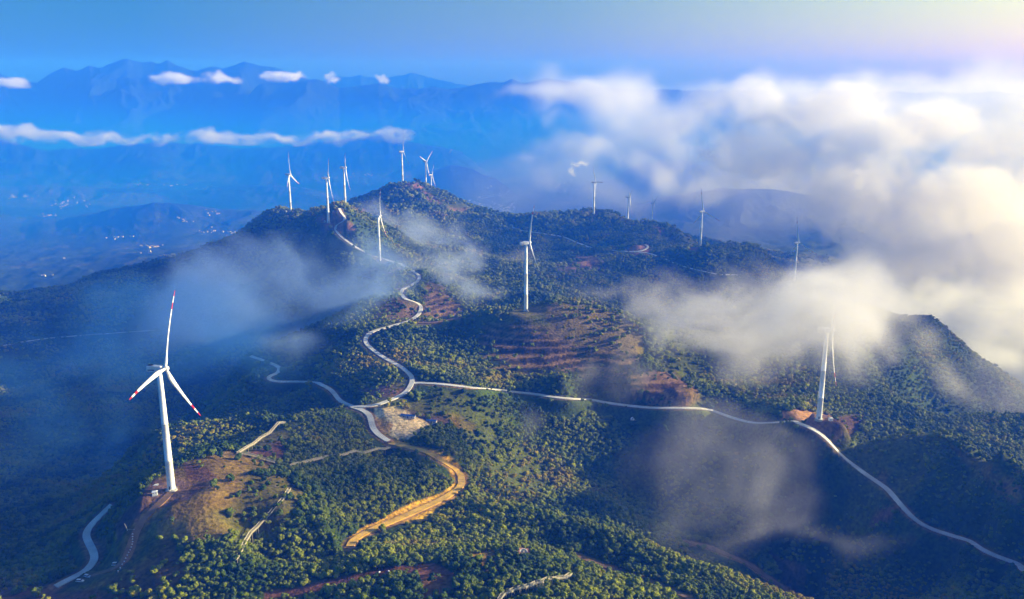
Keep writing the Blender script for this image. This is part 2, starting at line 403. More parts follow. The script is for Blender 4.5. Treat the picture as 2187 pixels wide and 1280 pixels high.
for name, (pts, w, kind) in ROADS.items():
    pp = [cast(a, b) for a, b in catmull(pts)]
    pp = [p for p in pp if p is not None]
    keep = [pp[0]]
    for p in pp[1:]:
        d = abs(p[1] - keep[-1][1])
        if d < 0.12 * keep[-1][1] + 5: keep.append(p)
        else:                                   # the course is hidden behind a knoll: carry on along its own line
            keep.append(np.array([p[0] / p[1] * (keep[-1][1] + 1.5), keep[-1][1] + 1.5, p[2] / p[1] * (keep[-1][1] + 1.5)]))
    q = resample(np.array(keep), 4.0); q = smooth_line(q, 4)
    zz = q[:, 2].copy()
    for _ in range(30): zz[1:-1] = zz[1:-1] * 0.5 + (zz[:-2] + zz[2:]) * 0.25
    # the road keeps to its line of sight, height smoothed lengthwise
    q[:, 2] = q[:, 2] * 0.35 + zz * 0.65
    RW[name] = q
RD = np.full(Z.shape, 1e9); RZ = np.zeros(Z.shape); RK = np.zeros(Z.shape, int)
for name, q in RW.items():
    w = ROADS[name][1]; kind = 1 if ROADS[name][2] == "concrete" else 2
    q2 = resample(q, 1.6)
    for x, y, z in q2:
        reach = w / 2 + 13
        i0 = int(np.searchsorted(ya, y - reach)); i1 = int(np.searchsorted(ya, y + reach)) + 1
        j0 = int(np.searchsorted(ua, (x - reach) / y)) - 1; j1 = int(np.searchsorted(ua, (x + reach) / y)) + 2
        j0 = max(0, j0)
        xs = X[i0:i1, j0:j1]; ys = Y[i0:i1, j0:j1]
        d = np.hypot(xs - x, ys - y) - w / 2
        m = d < RD[i0:i1, j0:j1]
        RD[i0:i1, j0:j1][m] = d[m]; RZ[i0:i1, j0:j1][m] = z; RK[i0:i1, j0:j1][m] = kind
cell = np.clip(Y * 0.0036, 1.0, 9)
wr = 1 - sm(0.8 + cell * 0.9, 9 + cell * 1.2, RD)
Z = Z * (1 - wr) + (RZ - 0.35 - 0.12 * cell) * wr

# ------------------------------------------------------------------ ground colours (what grows or lies there) and how densely trees stand
px_, py_ = proj(X, Y, Z)
NB = fbm(X / 14, Y / 14, 3, 40) * 9 + fbm(X / 45, Y / 45, 3, 41) * 14
def poly_in(poly, soft=5, noise=1.0):
    poly = np.array(poly, float); x0, y0 = poly.min(0) - 40; x1, y1 = poly.max(0) + 40
    out = np.zeros(Z.shape); m = (px_ > x0) & (px_ < x1) & (py_ > y0) & (py_ < y1)
    if not m.any(): return out
    k = noise * np.clip(700 / Y[m], 0.2, 1)
    a = px_[m] + NB[m] * k; b = py_[m] + np.roll(NB, 7, 0)[m] * k * 0.6
    ins = np.zeros(a.shape, bool); dist = np.full(a.shape, 1e9)
    for i in range(len(poly)):
        p = poly[i]; q = poly[(i + 1) % len(poly)]
        c = ((p[1] > b) != (q[1] > b)) & (a < (q[0] - p[0]) * (b - p[1]) / (q[1] - p[1] + 1e-9) + p[0])
        ins ^= c
        e = q - p; t = np.clip(((a - p[0]) * e[0] + (b - p[1]) * e[1]) / (e @ e + 1e-9), 0, 1)
        dist = np.minimum(dist, np.hypot(a - p[0] - t * e[0], b - p[1] - t * e[1]))
    s = np.where(ins, dist, -dist)
    out[m] = sm(-soft, soft, s); return out
FORG = np.array([0.036, 0.058, 0.008])
CG = np.ones(Z.shape + (3,)) * FORG
nz = fbm(X / 300, Y / 300, 4, 60)[..., None]; nz2 = fbm(X / 60, Y / 60, 4, 61)[..., None]
CG = CG * (1 + 0.5 * nz + 0.35 * nz2)
TD = np.ones(Z.shape)
fld = sm(-0.05, 0.25, fbm(X / 420, Y / 260, 4, 71)) * tfar
CG = CG * (1 - tfar[..., None]) + tfar[..., None] * (np.array([0.022, 0.034, 0.014]) * (1 - fld[..., None]) + np.array([0.06, 0.065, 0.03]) * fld[..., None]) * (1 - 0.5 * sm(6500, 7500, Y))[..., None]
hm = (sm(50, 130, Z - PLAIN) * tfar)[..., None]
CG = CG * (1 - hm) + np.array([0.010, 0.022, 0.010]) * (1 + 0.4 * nz) * hm
def paint(poly, col, trees=0.0, soft=5, dr=(0, 3500), noise=1.0, amt=1.0):
    global CG, TD, BARE
    w = poly_in(poly, soft, noise) * ((Y > dr[0]) & (Y < dr[1])) * amt
    CG = CG * (1 - w[..., None]) + np.array(col) * (1 + 0.35 * nz2) * w[..., None]
    TD = TD * (1 - w) + trees * w
    if col == ORANGE or col == PALE or trees < 0.03: BARE = np.maximum(BARE, w)
BARE = np.zeros(Z.shape)
BROWN, GRASS, OLIVE, ORANGE, PALE, RED = (0.12, 0.075, 0.025), (0.20, 0.125, 0.025), (0.10, 0.085, 0.014), (0.80, 0.42, 0.03), (0.80, 0.58, 0.30), (0.17, 0.08, 0.04)
paint([(325, 1022), (385, 985), (480, 958), (560, 985), (640, 1050), (600, 1110), (480, 1140), (400, 1150), (330, 1150), (260, 1240), (100, 1290), (0, 1300), (0, 1262), (120, 1252), (245, 1200), (248, 1110)], GRASS, 0.05, dr=(400, 640))
paint([(540, 1000), (620, 1020), (650, 1060), (590, 1140), (500, 1150), (480, 1090), (520, 1040)], OLIVE, 0.2, dr=(400, 640), soft=18)
paint([(300, 1145), (360, 1150), (400, 1210), (370, 1250), (290, 1270), (230, 1240)], BROWN, 0.10, dr=(400, 640))
paint([(-20, 1255), (130, 1255), (250, 1262), (380, 1300), (-20, 1310)], RED, 0.1, dr=(380, 640))
paint([(328, 1022), (400, 1028), (452, 1034), (400, 1066), (330, 1092), (295, 1130), (283, 1180), (250, 1215), (232, 1205), (250, 1150), (250, 1115), (290, 1070)], (0.105, 0.06, 0.04), 0.0, soft=2, dr=(400, 640), noise=0.3)
paint([(388, 985), (440, 1000), (470, 1020), (440, 1032), (395, 1024)], RED, 0.0, soft=3, dr=(400, 640), noise=0.4)
paint([(520, 970), (600, 910), (625, 940), (600, 990), (560, 985)], (0.13, 0.06, 0.04), 0.1, dr=(480, 760))
paint([(100, 1256), (190, 1218), (210, 1150), (232, 1150), (225, 1215), (190, 1250), (130, 1268)], BROWN, 0, soft=4, dr=(400, 640))
# works yard and cuttings by the junction
paint([(800, 872), (850, 868), (905, 893), (925, 905), (900, 915), (870, 938), (838, 932), (812, 915), (803, 893)], PALE, 0, soft=3, dr=(550, 900), noise=0.5)
paint([(806, 895), (820, 890), (838, 905), (828, 925), (812, 918)], (0.5, 0.28, 0.08), 0, soft=3, dr=(550, 900), noise=0.4)
paint([(850, 866), (905, 862), (940, 885), (960, 905), (930, 915), (905, 900), (880, 885)], (0.12, 0.075, 0.06), 0.05, soft=4, dr=(550, 900))
paint([(940, 880), (975, 880), (1015, 905), (1005, 920), (975, 915)], (0.34, 0.17, 0.05), 0.12, soft=4, dr=(550, 900))
paint([(765, 828), (850, 815), (875, 835), (850, 850), (780, 850)], (0.26, 0.12, 0.08), 0.25, soft=6, dr=(600, 1000))
paint([(826, 936), (850, 940), (905, 958), (950, 968), (985, 1000), (998, 1030), (975, 1058), (930, 1085), (880, 1112), (820, 1125), (775, 1150), (760, 1172), (738, 1168), (750, 1142), (820, 1108), (880, 1075), (945, 1052), (972, 1030), (958, 1000), (925, 975), (870, 962)], ORANGE, 0, soft=2.5, dr=(420, 760), noise=0.35)
paint([(880, 1098), (930, 1075), (925, 1100), (895, 1112)], ORANGE, 0, soft=3, dr=(420, 760))
# hill with the second turbine
paint([(1090, 668), (1130, 655), (1190, 645), (1260, 652), (1330, 675), (1385, 705), (1375, 760), (1330, 765), (1270, 745), (1200, 740), (1130, 730), (1080, 700)], (0.15, 0.11, 0.035), 0.22, dr=(850, 1080), soft=9)
paint([(1030, 690), (1120, 690), (1220, 745), (1260, 790), (1100, 790), (1040, 740)], (0.085, 0.06, 0.03), 0.22, dr=(820, 1080), soft=16)
paint([(1090, 665), (1125, 656), (1180, 655), (1172, 668), (1140, 672), (1115, 682), (1095, 676)], (0.40, 0.22, 0.09), 0, dr=(900, 1080), soft=2, noise=0.3)
paint([(1360, 800), (1420, 790), (1480, 820), (1500, 850), (1460, 866), (1380, 862)], (0.20, 0.105, 0.04), 0.2, dr=(780, 1000), soft=8)
paint([(1670, 880), (1700, 876), (1745, 882), (1780, 890), (1760, 905), (1700, 898), (1672, 897)], (0.42, 0.22, 0.08), 0, dr=(680, 860), soft=2, noise=0.3)
paint([(1730, 895), (1780, 888), (1850, 890), (1840, 930), (1800, 950), (1780, 925)], (0.09, 0.05, 0.035), 0.15, dr=(640, 860), soft=5)
paint([(1776, 925), (1800, 928), (1805, 950), (1785, 953)], (0.32, 0.17, 0.06), 0, dr=(640, 860), soft=2)
paint([(1870, 1005), (1895, 1010), (1890, 1035), (1872, 1030)], RED, 0.0, dr=(560, 800), soft=3)
paint([(1870, 1090), (1915, 1080), (1900, 1110), (1860, 1125)], RED, 0.1, dr=(500, 760), soft=5)
paint([(2040, 955), (2100, 985), (2187, 1040), (2187, 1090), (2120, 1040), (2060, 990)], (0.19, 0.12, 0.03), 0.35, dr=(480, 760), soft=10)
paint([(1650, 1180), (1680, 1190), (1725, 1210), (1725, 1245), (1700, 1255), (1670, 1235)], (0.16, 0.10, 0.07), 0.02, dr=(500, 760), soft=4)
paint([(1640, 1160), (1665, 1190), (1700, 1240), (1760, 1290), (1800, 1300), (1730, 1310), (1660, 1240), (1640, 1190)], (0.05, 0.035, 0.03), 0.0, dr=(480, 760), soft=4)
# near hill, lower centre
paint([(730, 1240), (820, 1215), (860, 1202), (920, 1200), (965, 1225), (975, 1250), (940, 1262), (860, 1225), (760, 1255), (560, 1285), (560, 1262)], (0.20, 0.085, 0.045), 0.04, dr=(380, 500), soft=4)
paint([(905, 1240), (950, 1232), (975, 1250), (950, 1290), (905, 1285)], (0.22, 0.11, 0.035), 0.12, dr=(380, 500), soft=5)
paint([(990, 1180), (1060, 1185), (1080, 1205), (1060, 1225), (1010, 1205)], (0.33, 0.19, 0.04), 0.3, dr=(380, 520), soft=7)
paint([(1245, 1200), (1310, 1205), (1330, 1225), (1280, 1225)], (0.22, 0.10, 0.05), 0.05, dr=(380, 520), soft=4)
paint([(1100, 1172), (1130, 1172), (1135, 1184), (1110, 1186)], (0.33, 0.14, 0.09), 0, dr=(380, 520), soft=2, noise=0.2)
# red earth of the middle ridges
for pl in ([(655, 455), (690, 458), (720, 470), (735, 490), (700, 486), (670, 470)], [(715, 472), (745, 472), (760, 490), (745, 500), (725, 492)], [(750, 445), (790, 445), (810, 455), (780, 460)], [(840, 388), (890, 392), (905, 405), (870, 402)],
           [(900, 405), (925, 420), (945, 435), (920, 432)], [(955, 440), (1000, 445), (985, 455), (955, 452)], [(1185, 572), (1225, 570), (1245, 580), (1200, 588)], [(1225, 545), (1270, 550), (1280, 565), (1240, 572)], [(1245, 455), (1280, 453), (1275, 462), (1250, 462)],
           [(1470, 532), (1500, 528), (1500, 542), (1480, 545)], [(1395, 485), (1420, 490), (1410, 500)], [(1340, 528), (1390, 522), (1390, 545), (1350, 545)]):
    paint(pl, (0.24, 0.11, 0.06), 0.2, dr=(1300, 2700), soft=4)
for pl in ([(780, 570), (850, 565), (895, 590), (860, 640), (900, 660), (880, 690), (800, 690), (780, 640)], [(905, 590), (950, 620), (990, 660), (960, 690), (900, 690), (910, 640)]):
    paint(pl, (0.12, 0.075, 0.04), 0.5, dr=(950, 1500), soft=12)
# verges and cut banks
vg = (1 - sm(0.5, 4.5, RD)) * (Y < 3000); bank = 0.5 + 0.5 * np.sign(fbm(X / 60, Y / 60, 2, 90)) * sm(0, 0.3, np.abs(fbm(X / 60, Y / 60, 2, 90)))
vc = np.where((RK == 2)[..., None], np.array([0.36, 0.19, 0.06]), np.array([0.15, 0.085, 0.05]) + bank[..., None] * np.array([0.12, 0.05, 0.01]))
isd = np.zeros(Z.shape, bool)
CG = CG * (1 - vg[..., None] * 0.85) + vc * vg[..., None] * 0.85
TD = TD * sm(2.0, 5.0, RD)
for t in TURB.values():
    d = np.hypot(X - t[0], Y - t[1]); w = 1 - sm(10, 17, d + NB * 0.15)
    TD = TD * (1 - w)
    CG = CG * (1 - 0.8 * w[..., None]) + np.array([0.20, 0.115, 0.07]) * 0.8 * w[..., None]
clr = sm(0.22, 0.42, fbm(X / 110, Y / 110, 4, 133)) * (1 - tfar)
TD = TD * (1 - 0.72 * clr)
CG = CG * (1 - 0.8 * clr[..., None]) + np.array((0.085, 0.095, 0.010)) * 0.8 * clr[..., None]
TD *= (Y < 3000)
# terraces: contour steps planted with brown strips
def terrace(poly, step, amp_, dr, soft=14):
    global Z, CG, TD
    w = poly_in(poly, soft, 1.0) * ((Y > dr[0]) & (Y < dr[1]))
    ph = (Z + 1.2 * fbm(X / 50, Y / 50, 2, 7)) / step; fr = ph - np.floor(ph)
    Z = Z + w * amp_ * np.sin(fr * 2 * np.pi)
    b = (np.abs(fr - 0.5) < 0.25) * w
    CG = CG * (1 - 0.8 * b[..., None]) + np.array((0.22, 0.13, 0.05)) * 0.8 * b[..., None]
    CG = CG * (1 - 0.5 * ((1 - (np.abs(fr - 0.5) < 0.25)) * w)[..., None])
    TD = TD * (1 - 0.85 * w)
terrace([(1030, 695), (1130, 690), (1230, 735), (1370, 765), (1340, 800), (1060, 800), (1020, 750)], 5.2, 0.9, (800, 1080))
terrace([(1340, 795), (1430, 795), (1500, 845), (1460, 864), (1340, 856)], 4.4, 0.7, (780, 1000))
terrace([(905, 600), (960, 620), (1010, 670), (960, 688), (905, 670)], 4.5, 0.6, (1000, 1450))
terrace([(1215, 535), (1285, 545), (1290, 580), (1220, 582)], 9, 1.0, (1400, 2200))
# boardwalk courses (cleared of trees)
WALKS = {
 "lower": [(1066, 1290), (1074, 1276), (1081, 1271), (1090, 1275), (1099, 1265), (1109, 1267), (1113, 1262), (1121, 1265), (1127, 1259), (1134, 1261), (1145, 1250), (1155, 1253), (1172, 1242), (1183, 1246), (1189, 1241), (1210, 1243), (1219, 1234)],
 "crest": [(509, 974), (530, 967), (540, 960), (558, 944), (576, 930), (598, 911), (609, 908)],
 "saddle": [(516, 974), (540, 980), (562, 986), (588, 995)],
 "hollow": [(612, 1008), (618, 998), (650, 990), (700, 982), (740, 980), (762, 971), (771, 977), (815, 969), (824, 971), (833, 962)],
 "knoll": [(504, 1203), (512, 1188), (524, 1168), (536, 1153), (549, 1143), (565, 1114), (578, 1098), (595, 1080), (607, 1067), (619, 1053)],
}
WK = {}
for nm, pl in WALKS.items():
    pts = [cast(a, b) for a, b in pl]
    WK[nm] = np.array([p for p in pts if p is not None])
    q2 = resample(WK[nm], 2.0) if nm in ('lower', 'crest', 'saddle') else []
    for x, y, z in q2:
        i0 = int(np.searchsorted(ya, y - 9)); i1 = int(np.searchsorted(ya, y + 6)); j0 = max(0, int(np.searchsorted(ua, (x - 6) / y))); j1 = int(np.searchsorted(ua, (x + 6) / y))
        d = np.hypot(X[i0:i1, j0:j1] - x, (Y[i0:i1, j0:j1] - y + 1.5) * 0.6)
        TD[i0:i1, j0:j1] *= sm(1.2, 3.0, d)

def terrain_mesh(name, rows):
    xs = X[rows]; ys = Y[rows]; zs = Z[rows] + CAMZ; c = CG[rows]
    nr = xs.shape[0]
    me = bpy.data.meshes.new(name)
    co = np.stack([xs, ys, zs], -1).reshape(-1, 3).astype(np.float32)
    me.vertices.add(len(co)); me.vertices.foreach_set("co", co.ravel())
    i, j = np.meshgrid(np.arange(nr - 1), np.arange(NU - 1), indexing='ij')
    a = (i * NU + j).ravel(); f = np.stack([a, a + 1, a + 1 + NU, a + NU], 1).astype(np.int32)
    me.loops.add(f.size); me.loops.foreach_set("vertex_index", f.ravel())
    me.polygons.add(len(f)); me.polygons.foreach_set("loop_start", np.arange(0, f.size, 4, dtype=np.int32)); me.polygons.foreach_set("loop_total", np.full(len(f), 4, np.int32))
    me.update(calc_edges=True)
    me.polygons.foreach_set("use_smooth", [True] * len(f))
    at = me.color_attributes.new("ground", 'FLOAT_COLOR', 'POINT')
    at.data.foreach_set("color", np.concatenate([c.reshape(-1, 3), np.ones((len(co), 1))], 1).astype(np.float32).ravel())
    o = bpy.data.objects.new(name, me); COL.objects.link(o)
    return o
def terrain_mat():
    m = bpy.data.materials.new("terrain"); m.use_nodes = True; nt = m.node_tree; b = nt.nodes["Principled BSDF"]
    b.inputs["Roughness"].default_value = 0.95; b.inputs["Specular IOR Level"].default_value = 0.1
    at = nt.nodes.new("ShaderNodeVertexColor"); at.layer_name = "ground"
    geo = nt.nodes.new("ShaderNodeNewGeometry")
    def noise(sc, det=4):
        q = nt.nodes.new("ShaderNodeTexNoise"); q.inputs["Scale"].default_value = sc; q.inputs["Detail"].default_value = det
        nt.links.new(geo.outputs["Position"], q.inputs["Vector"]); return q
    n1 = noise(0.35, 6); n2 = noise(0.06, 4)
    mr = nt.nodes.new("ShaderNodeMapRange"); mr.inputs[1].default_value = 0.3; mr.inputs[2].default_value = 0.7; mr.inputs[3].default_value = 0.45; mr.inputs[4].default_value = 1.5
    nt.links.new(n1.outputs[0], mr.inputs[0])
    mr2 = nt.nodes.new("ShaderNodeMapRange"); mr2.inputs[1].default_value = 0.3; mr2.inputs[2].default_value = 0.7; mr2.inputs[3].default_value = 0.7; mr2.inputs[4].default_value = 1.3
    nt.links.new(n2.outputs[0], mr2.inputs[0])
    mu = nt.nodes.new("ShaderNodeMath"); mu.operation = 'MULTIPLY'; nt.links.new(mr.outputs[0], mu.inputs[0]); nt.links.new(mr2.outputs[0], mu.inputs[1])
    vm = nt.nodes.new("ShaderNodeVectorMath"); vm.operation = 'SCALE'
    nt.links.new(at.outputs["Color"], vm.inputs[0]); nt.links.new(mu.outputs[0], vm.inputs["Scale"])
    nt.links.new(vm.outputs[0], b.inputs["Base Color"])
    bp = nt.nodes.new("ShaderNodeBump"); bp.inputs["Strength"].default_value = 0.7; bp.inputs["Distance"].default_value = 1.5
    nt.links.new(n1.outputs[0], bp.inputs["Height"]); nt.links.new(bp.outputs[0], b.inputs["Normal"])
    return m
TM = terrain_mat()
tr = terrain_mesh("terrain", slice(0, NY)); tr.data.materials.append(TM); tag(tr, kind="structure", label="wooded hills, valley plain and far mountains")

# ------------------------------------------------------------------ materials
M_CONC = mat("road_concrete", (0.60, 0.58, 0.54), 0.85, (0.09, 0.22))
M_EARTH = mat("road_earth", (0.26, 0.15, 0.07), 0.95, (0.15, 0.35))
M_GOLD = mat("road_gravel", (0.72, 0.42, 0.06), 0.95, (0.15, 0.3))
M_WHITE = mat("white_paint", (0.82, 0.82, 0.80), 0.4, (0.25, 0.05))
M_NAC = mat("nacelle_paint", (0.74, 0.75, 0.76), 0.45, (0.5, 0.06))
M_RED = mat("signal_red", (0.55, 0.015, 0.02), 0.45)
M_DARK = mat("dark_metal", (0.06, 0.06, 0.065), 0.5)
M_CEM = mat("cement", (0.42, 0.40, 0.36), 0.9, (0.6, 0.15))
M_GLASS = mat("window_glass", (0.02, 0.03, 0.04), 0.1, spec=0.6)
M_RUB = mat("tyre_rubber", (0.02, 0.02, 0.02), 0.9)
M_WOOD = mat("pale_planks", (0.50, 0.42, 0.24), 0.7, (1.2, 0.2))
M_RAIL = mat("pale_rail", (0.60, 0.54, 0.38), 0.6)
M_ROOF = mat("house_roof", (0.30, 0.20, 0.17), 0.8, (0.1, 0.3))
M_WALL = mat("house_wall", (0.62, 0.57, 0.55), 0.8, (0.05, 0.1))

# ------------------------------------------------------------------ road slabs
ROAD_LAB = {"ridge": "pale concrete road winding down the ridge from the red summit to the junction", "contour": "pale concrete road running along the slope to the right edge", "valley": "narrow road dropping left from the junction into the mist",
            "spur": "wide concrete road stub beside the works yard", "lower": "S-bend concrete road below the nearest turbine", "dirt": "orange earth road curving round the wooded knoll", "pad": "dark earth track climbing to the nearest turbine",
            "far": "thin road across the far middle ridge", "loop": "hairpin end of the thin far road", "knoll": "thin road round the far right knoll", "misty": "faint road in the dark left valley", "saddle": "short earth track behind the brown hill",
            "trail": "broad grey earth track in the misty lower valley", "path": "narrow earth path between the trees of the near hill"}
M_OF = {"dirt": M_GOLD}
for name, q in RW.items():
    w = ROADS[name][1]; p = resample(q, 3.0)
    t = np.gradient(p[:, :2], axis=0); t /= np.linalg.norm(t, axis=1)[:, None] + 1e-9
    nrm = np.stack([t[:, 1], -t[:, 0]], 1)
    wob = 1 + (0.18 * fbm(p[:, 0] / 9, p[:, 1] / 9, 3, 5) if ROADS[name][2] == "earth" else 0 * p[:, 0])
    mb = MB(); R = []
    for i in range(len(p)):
        hw = w / 2 * wob[i]; c = p[i] + [0, 0, CAMZ]; nx, ny = nrm[i]
        R.append([(c[0] - nx * hw, c[1] - ny * hw, c[2] - 1.2), (c[0] + nx * hw, c[1] + ny * hw, c[2] - 1.2), (c[0] + nx * hw, c[1] + ny * hw, c[2]), (c[0] - nx * hw, c[1] - ny * hw, c[2])])
    mb.rings(R)
    m = M_OF.get(name, M_CONC if ROADS[name][2] == "concrete" else M_EARTH)
    o = mb.build("road" if ROADS[name][2] == "concrete" else "track", m)
    tag(o, ROAD_LAB[name], kind="structure")

# ------------------------------------------------------------------ wind turbines
R_ROT, H_TOW, TILT, OVER = 49.0, 80.0, rad(5), 4.2
def blade_mesh():
    mb = MB(); prof = [(-0.30, 0), (-0.22, 0.5), (0.02, 0.62), (0.35, 0.35), (0.70, 0.02), (0.35, -0.22), (0.02, -0.42), (-0.22, -0.35)]
    st = [0.0, 0.02, 0.05, 0.09, 0.14, 0.20, 0.30, 0.42, 0.55, 0.66, 0.75, 0.7501, 0.833, 0.8331, 0.923, 0.9231, 0.97, 0.995, 1.0]
    rings = []
    for s in st:
        r = s * R_ROT
        if s < 0.05: ch, th, rd = 1.9, 1.9, 1
        else:
            ch = float(np.interp(s, [0.05, 0.14, 0.2, 0.42, 0.75, 0.95, 0.995, 1], [2.0, 3.0, 3.3, 2.5, 1.55, 0.95, 0.55, 0.15]))
            th = float(np.interp(s, [0.05, 0.2, 0.42, 1.0], [1.8, 0.95, 0.55, 0.12])); rd = float(np.interp(s, [0.05, 0.14], [0.7, 0]))
        tw = rad(float(np.interp(s, [0, 0.2, 0.5, 1], [16, 14, 5, 0]))) + rad(6)
        pb = 3.2 * s ** 2.2
        ring = []
        for k, (a, b) in enumerate(prof):
            ang = 2 * math.pi * k / 8
            cy, cx = a * ch, b * th
            ry, rx = -math.cos(ang) * ch * 0.45, math.sin(ang) * ch * 0.45
            y = cy * (1 - rd) + ry * rd; x = cx * (1 - rd) + rx * rd
            ring.append((x * math.cos(tw) - y * math.sin(tw) + pb, x * math.sin(tw) + y * math.cos(tw), r + 0.9))
        rings.append(ring)
    for i in range(len(st) - 1):
        mid = (st[i] + st[i + 1]) / 2
        red = (0.75 < mid < 0.833) or mid > 0.923
        mb.rings([rings[i], rings[i + 1]], False, 1 if red else 0)
    mb.add(rings[-1], [tuple(range(8))], 1)
    return mb
def make_turbine():
    root = empty("wind_turbine")
    f = MB(); f.tube((0, 0, -1.5), (0, 0, 0.35), 3.6, 3.5, 28); f.build("foundation", M_CEM, root)
    tw = MB(); R = []
    for z, r_ in ((0.3, 2.45), (0.5, 2.45), (20, 2.3), (20.05, 2.36), (20.35, 2.36), (20.4, 2.28), (45, 2.0), (45.05, 2.06), (45.35, 2.06), (45.4, 1.98), (66, 1.7), (66.3, 1.7), (H_TOW, 1.5)):
        R.append([(r_ * math.cos(2 * math.pi * j / 28), r_ * math.sin(2 * math.pi * j / 28), z) for j in range(28)])
    tw.rings(R); t = tw.build("tower", M_WHITE, root, True)
    d = MB(); d.box((0, -2.44, 1.9), (0.95, 0.18, 2.2)); d.build("door", M_DARK, t)
    d = MB(); d.box((0, -3.1, 0.5), (1.6, 1.4, 0.5)); d.box((0, -3.9, 0.3), (1.6, 0.4, 0.3)); d.build("steps", M_CEM, t)
    n = MB(); R = []
    for x, hy, z0, z1 in ((-7.6, 1.35, 0.1, 2.9), (-7.2, 1.7, -0.3, 3.5), (-3, 1.85, -0.45, 3.75), (1.6, 1.8, -0.4, 3.6), (2.6, 1.4, 0.0, 3.1)):
        c = 0.45
        R.append([(x, -hy, z0 + c), (x, -hy + c, z0), (x, hy - c, z0), (x, hy, z0 + c), (x, hy, z1 - c), (x, hy - c, z1), (x, -hy + c, z1), (x, -hy, z1 - c)])
    n.rings(R); na = n.build("nacelle", M_NAC, root); na.location = (0, 0, H_TOW)
    v = MB(); v.box((-5.2, 0, 3.85), (2.6, 2.2, 0.45)); v.box((-6.8, 0.9, 4.4), (0.1, 0.1, 1.6)); v.box((-6.8, -0.9, 4.3), (0.1, 0.1, 1.4)); v.build("roof_hatch", M_DARK, na)
    for s_ in (-1, 1):
        v = MB(); v.box((-4.4, s_ * 1.83, 1.0), (4.4, 0.1, 0.7)); v.build("side_vent", M_DARK, na)
    h = MB(); R = []
    for x, r_ in ((-1.3, 1.35), (-0.9, 1.65), (0.6, 1.7), (1.4, 1.45), (2.0, 1.0), (2.3, 0.4)):
        R.append([(x, r_ * math.cos(2 * math.pi * j / 20), r_ * math.sin(2 * math.pi * j / 20)) for j in range(20)])
    h.rings(R); hb = h.build("hub", M_WHITE, root, True)
    B = blade_mesh(); b0 = B.build("blade", [M_WHITE, M_RED], root, True)
    bl = [b0]
    for k in range(2):
        b = b0.copy(); COL.objects.link(b); b.parent = root; bl.append(b)
    root["_"] = 0; del root["_"]
    return root, hb, bl
def pose(hb, bl, roll):
    T = Matrix.Translation((OVER * math.cos(TILT), 0, H_TOW + 1.5 + OVER * math.sin(TILT))) @ Matrix.Rotation(-TILT, 4, 'Y')
    hb.matrix_local = T
    for k, b in enumerate(bl): b.matrix_local = T @ Matrix.Rotation(-(roll + k * 2 * math.pi / 3), 4, 'X') 
TLAB = {1: "nearest and largest white wind turbine, on the brown earth pad in the left foreground", 2: "white wind turbine on the round brown hill in the centre of the picture", 3: "white wind turbine standing alone beside the winding ridge road, half in mist",
 4: "white wind turbine on red earth beside the upper bend of the ridge road", 5: "white wind turbine at the top end of the ridge road, its rotor nearly edge-on", 6: "leftmost of the far wind turbines, at the brink of the dark left ridge",
 7: "wind turbine on the tip of the pointed central summit, highest in the picture", 8: "far wind turbine just right of the pointed summit, blades raised in a V", 9: "small distant wind turbine hidden up to half its tower behind the pointed summit",
 10: "wind turbine left of the knoll on the far middle ridge, one blade pointing right", 11: "wind turbine rising from behind the right slope of the far middle ridge", 12: "small wind turbine behind the last wooded bump of the far middle ridge",
 13: "white wind turbine on the left shoulder of the far right knoll, blades in a Y", 14: "faint wind turbine with its foot sunk in cloud beyond the far right knoll", 15: "wind turbine at the bend of the right-hand road with its rotor inside a cloud"}
proto = None
for i, t in TURB.items():
    if proto is None:
        root, hb, bl = make_turbine(); proto = (root, hb, bl)
    else:
        root = proto[0].copy(); COL.objects.link(root); nb = []
        for ch in proto[0].children:
            if ch is root: continue
            c = ch.copy(); COL.objects.link(c); c.parent = root
            for g in ch.children:
                gg = g.copy(); COL.objects.link(gg); gg.parent = c
            if ch is proto[1]: hb = c
            if ch in proto[2]: nb.append(c)
        bl = nb
    root.location = (t[0], t[1], t[2] + CAMZ); root.rotation_euler = (0, 0, t[3]); pose(hb, bl, t[4])
    tag(root, TLAB[i], "wind turbine", "wind turbines on the ridges")

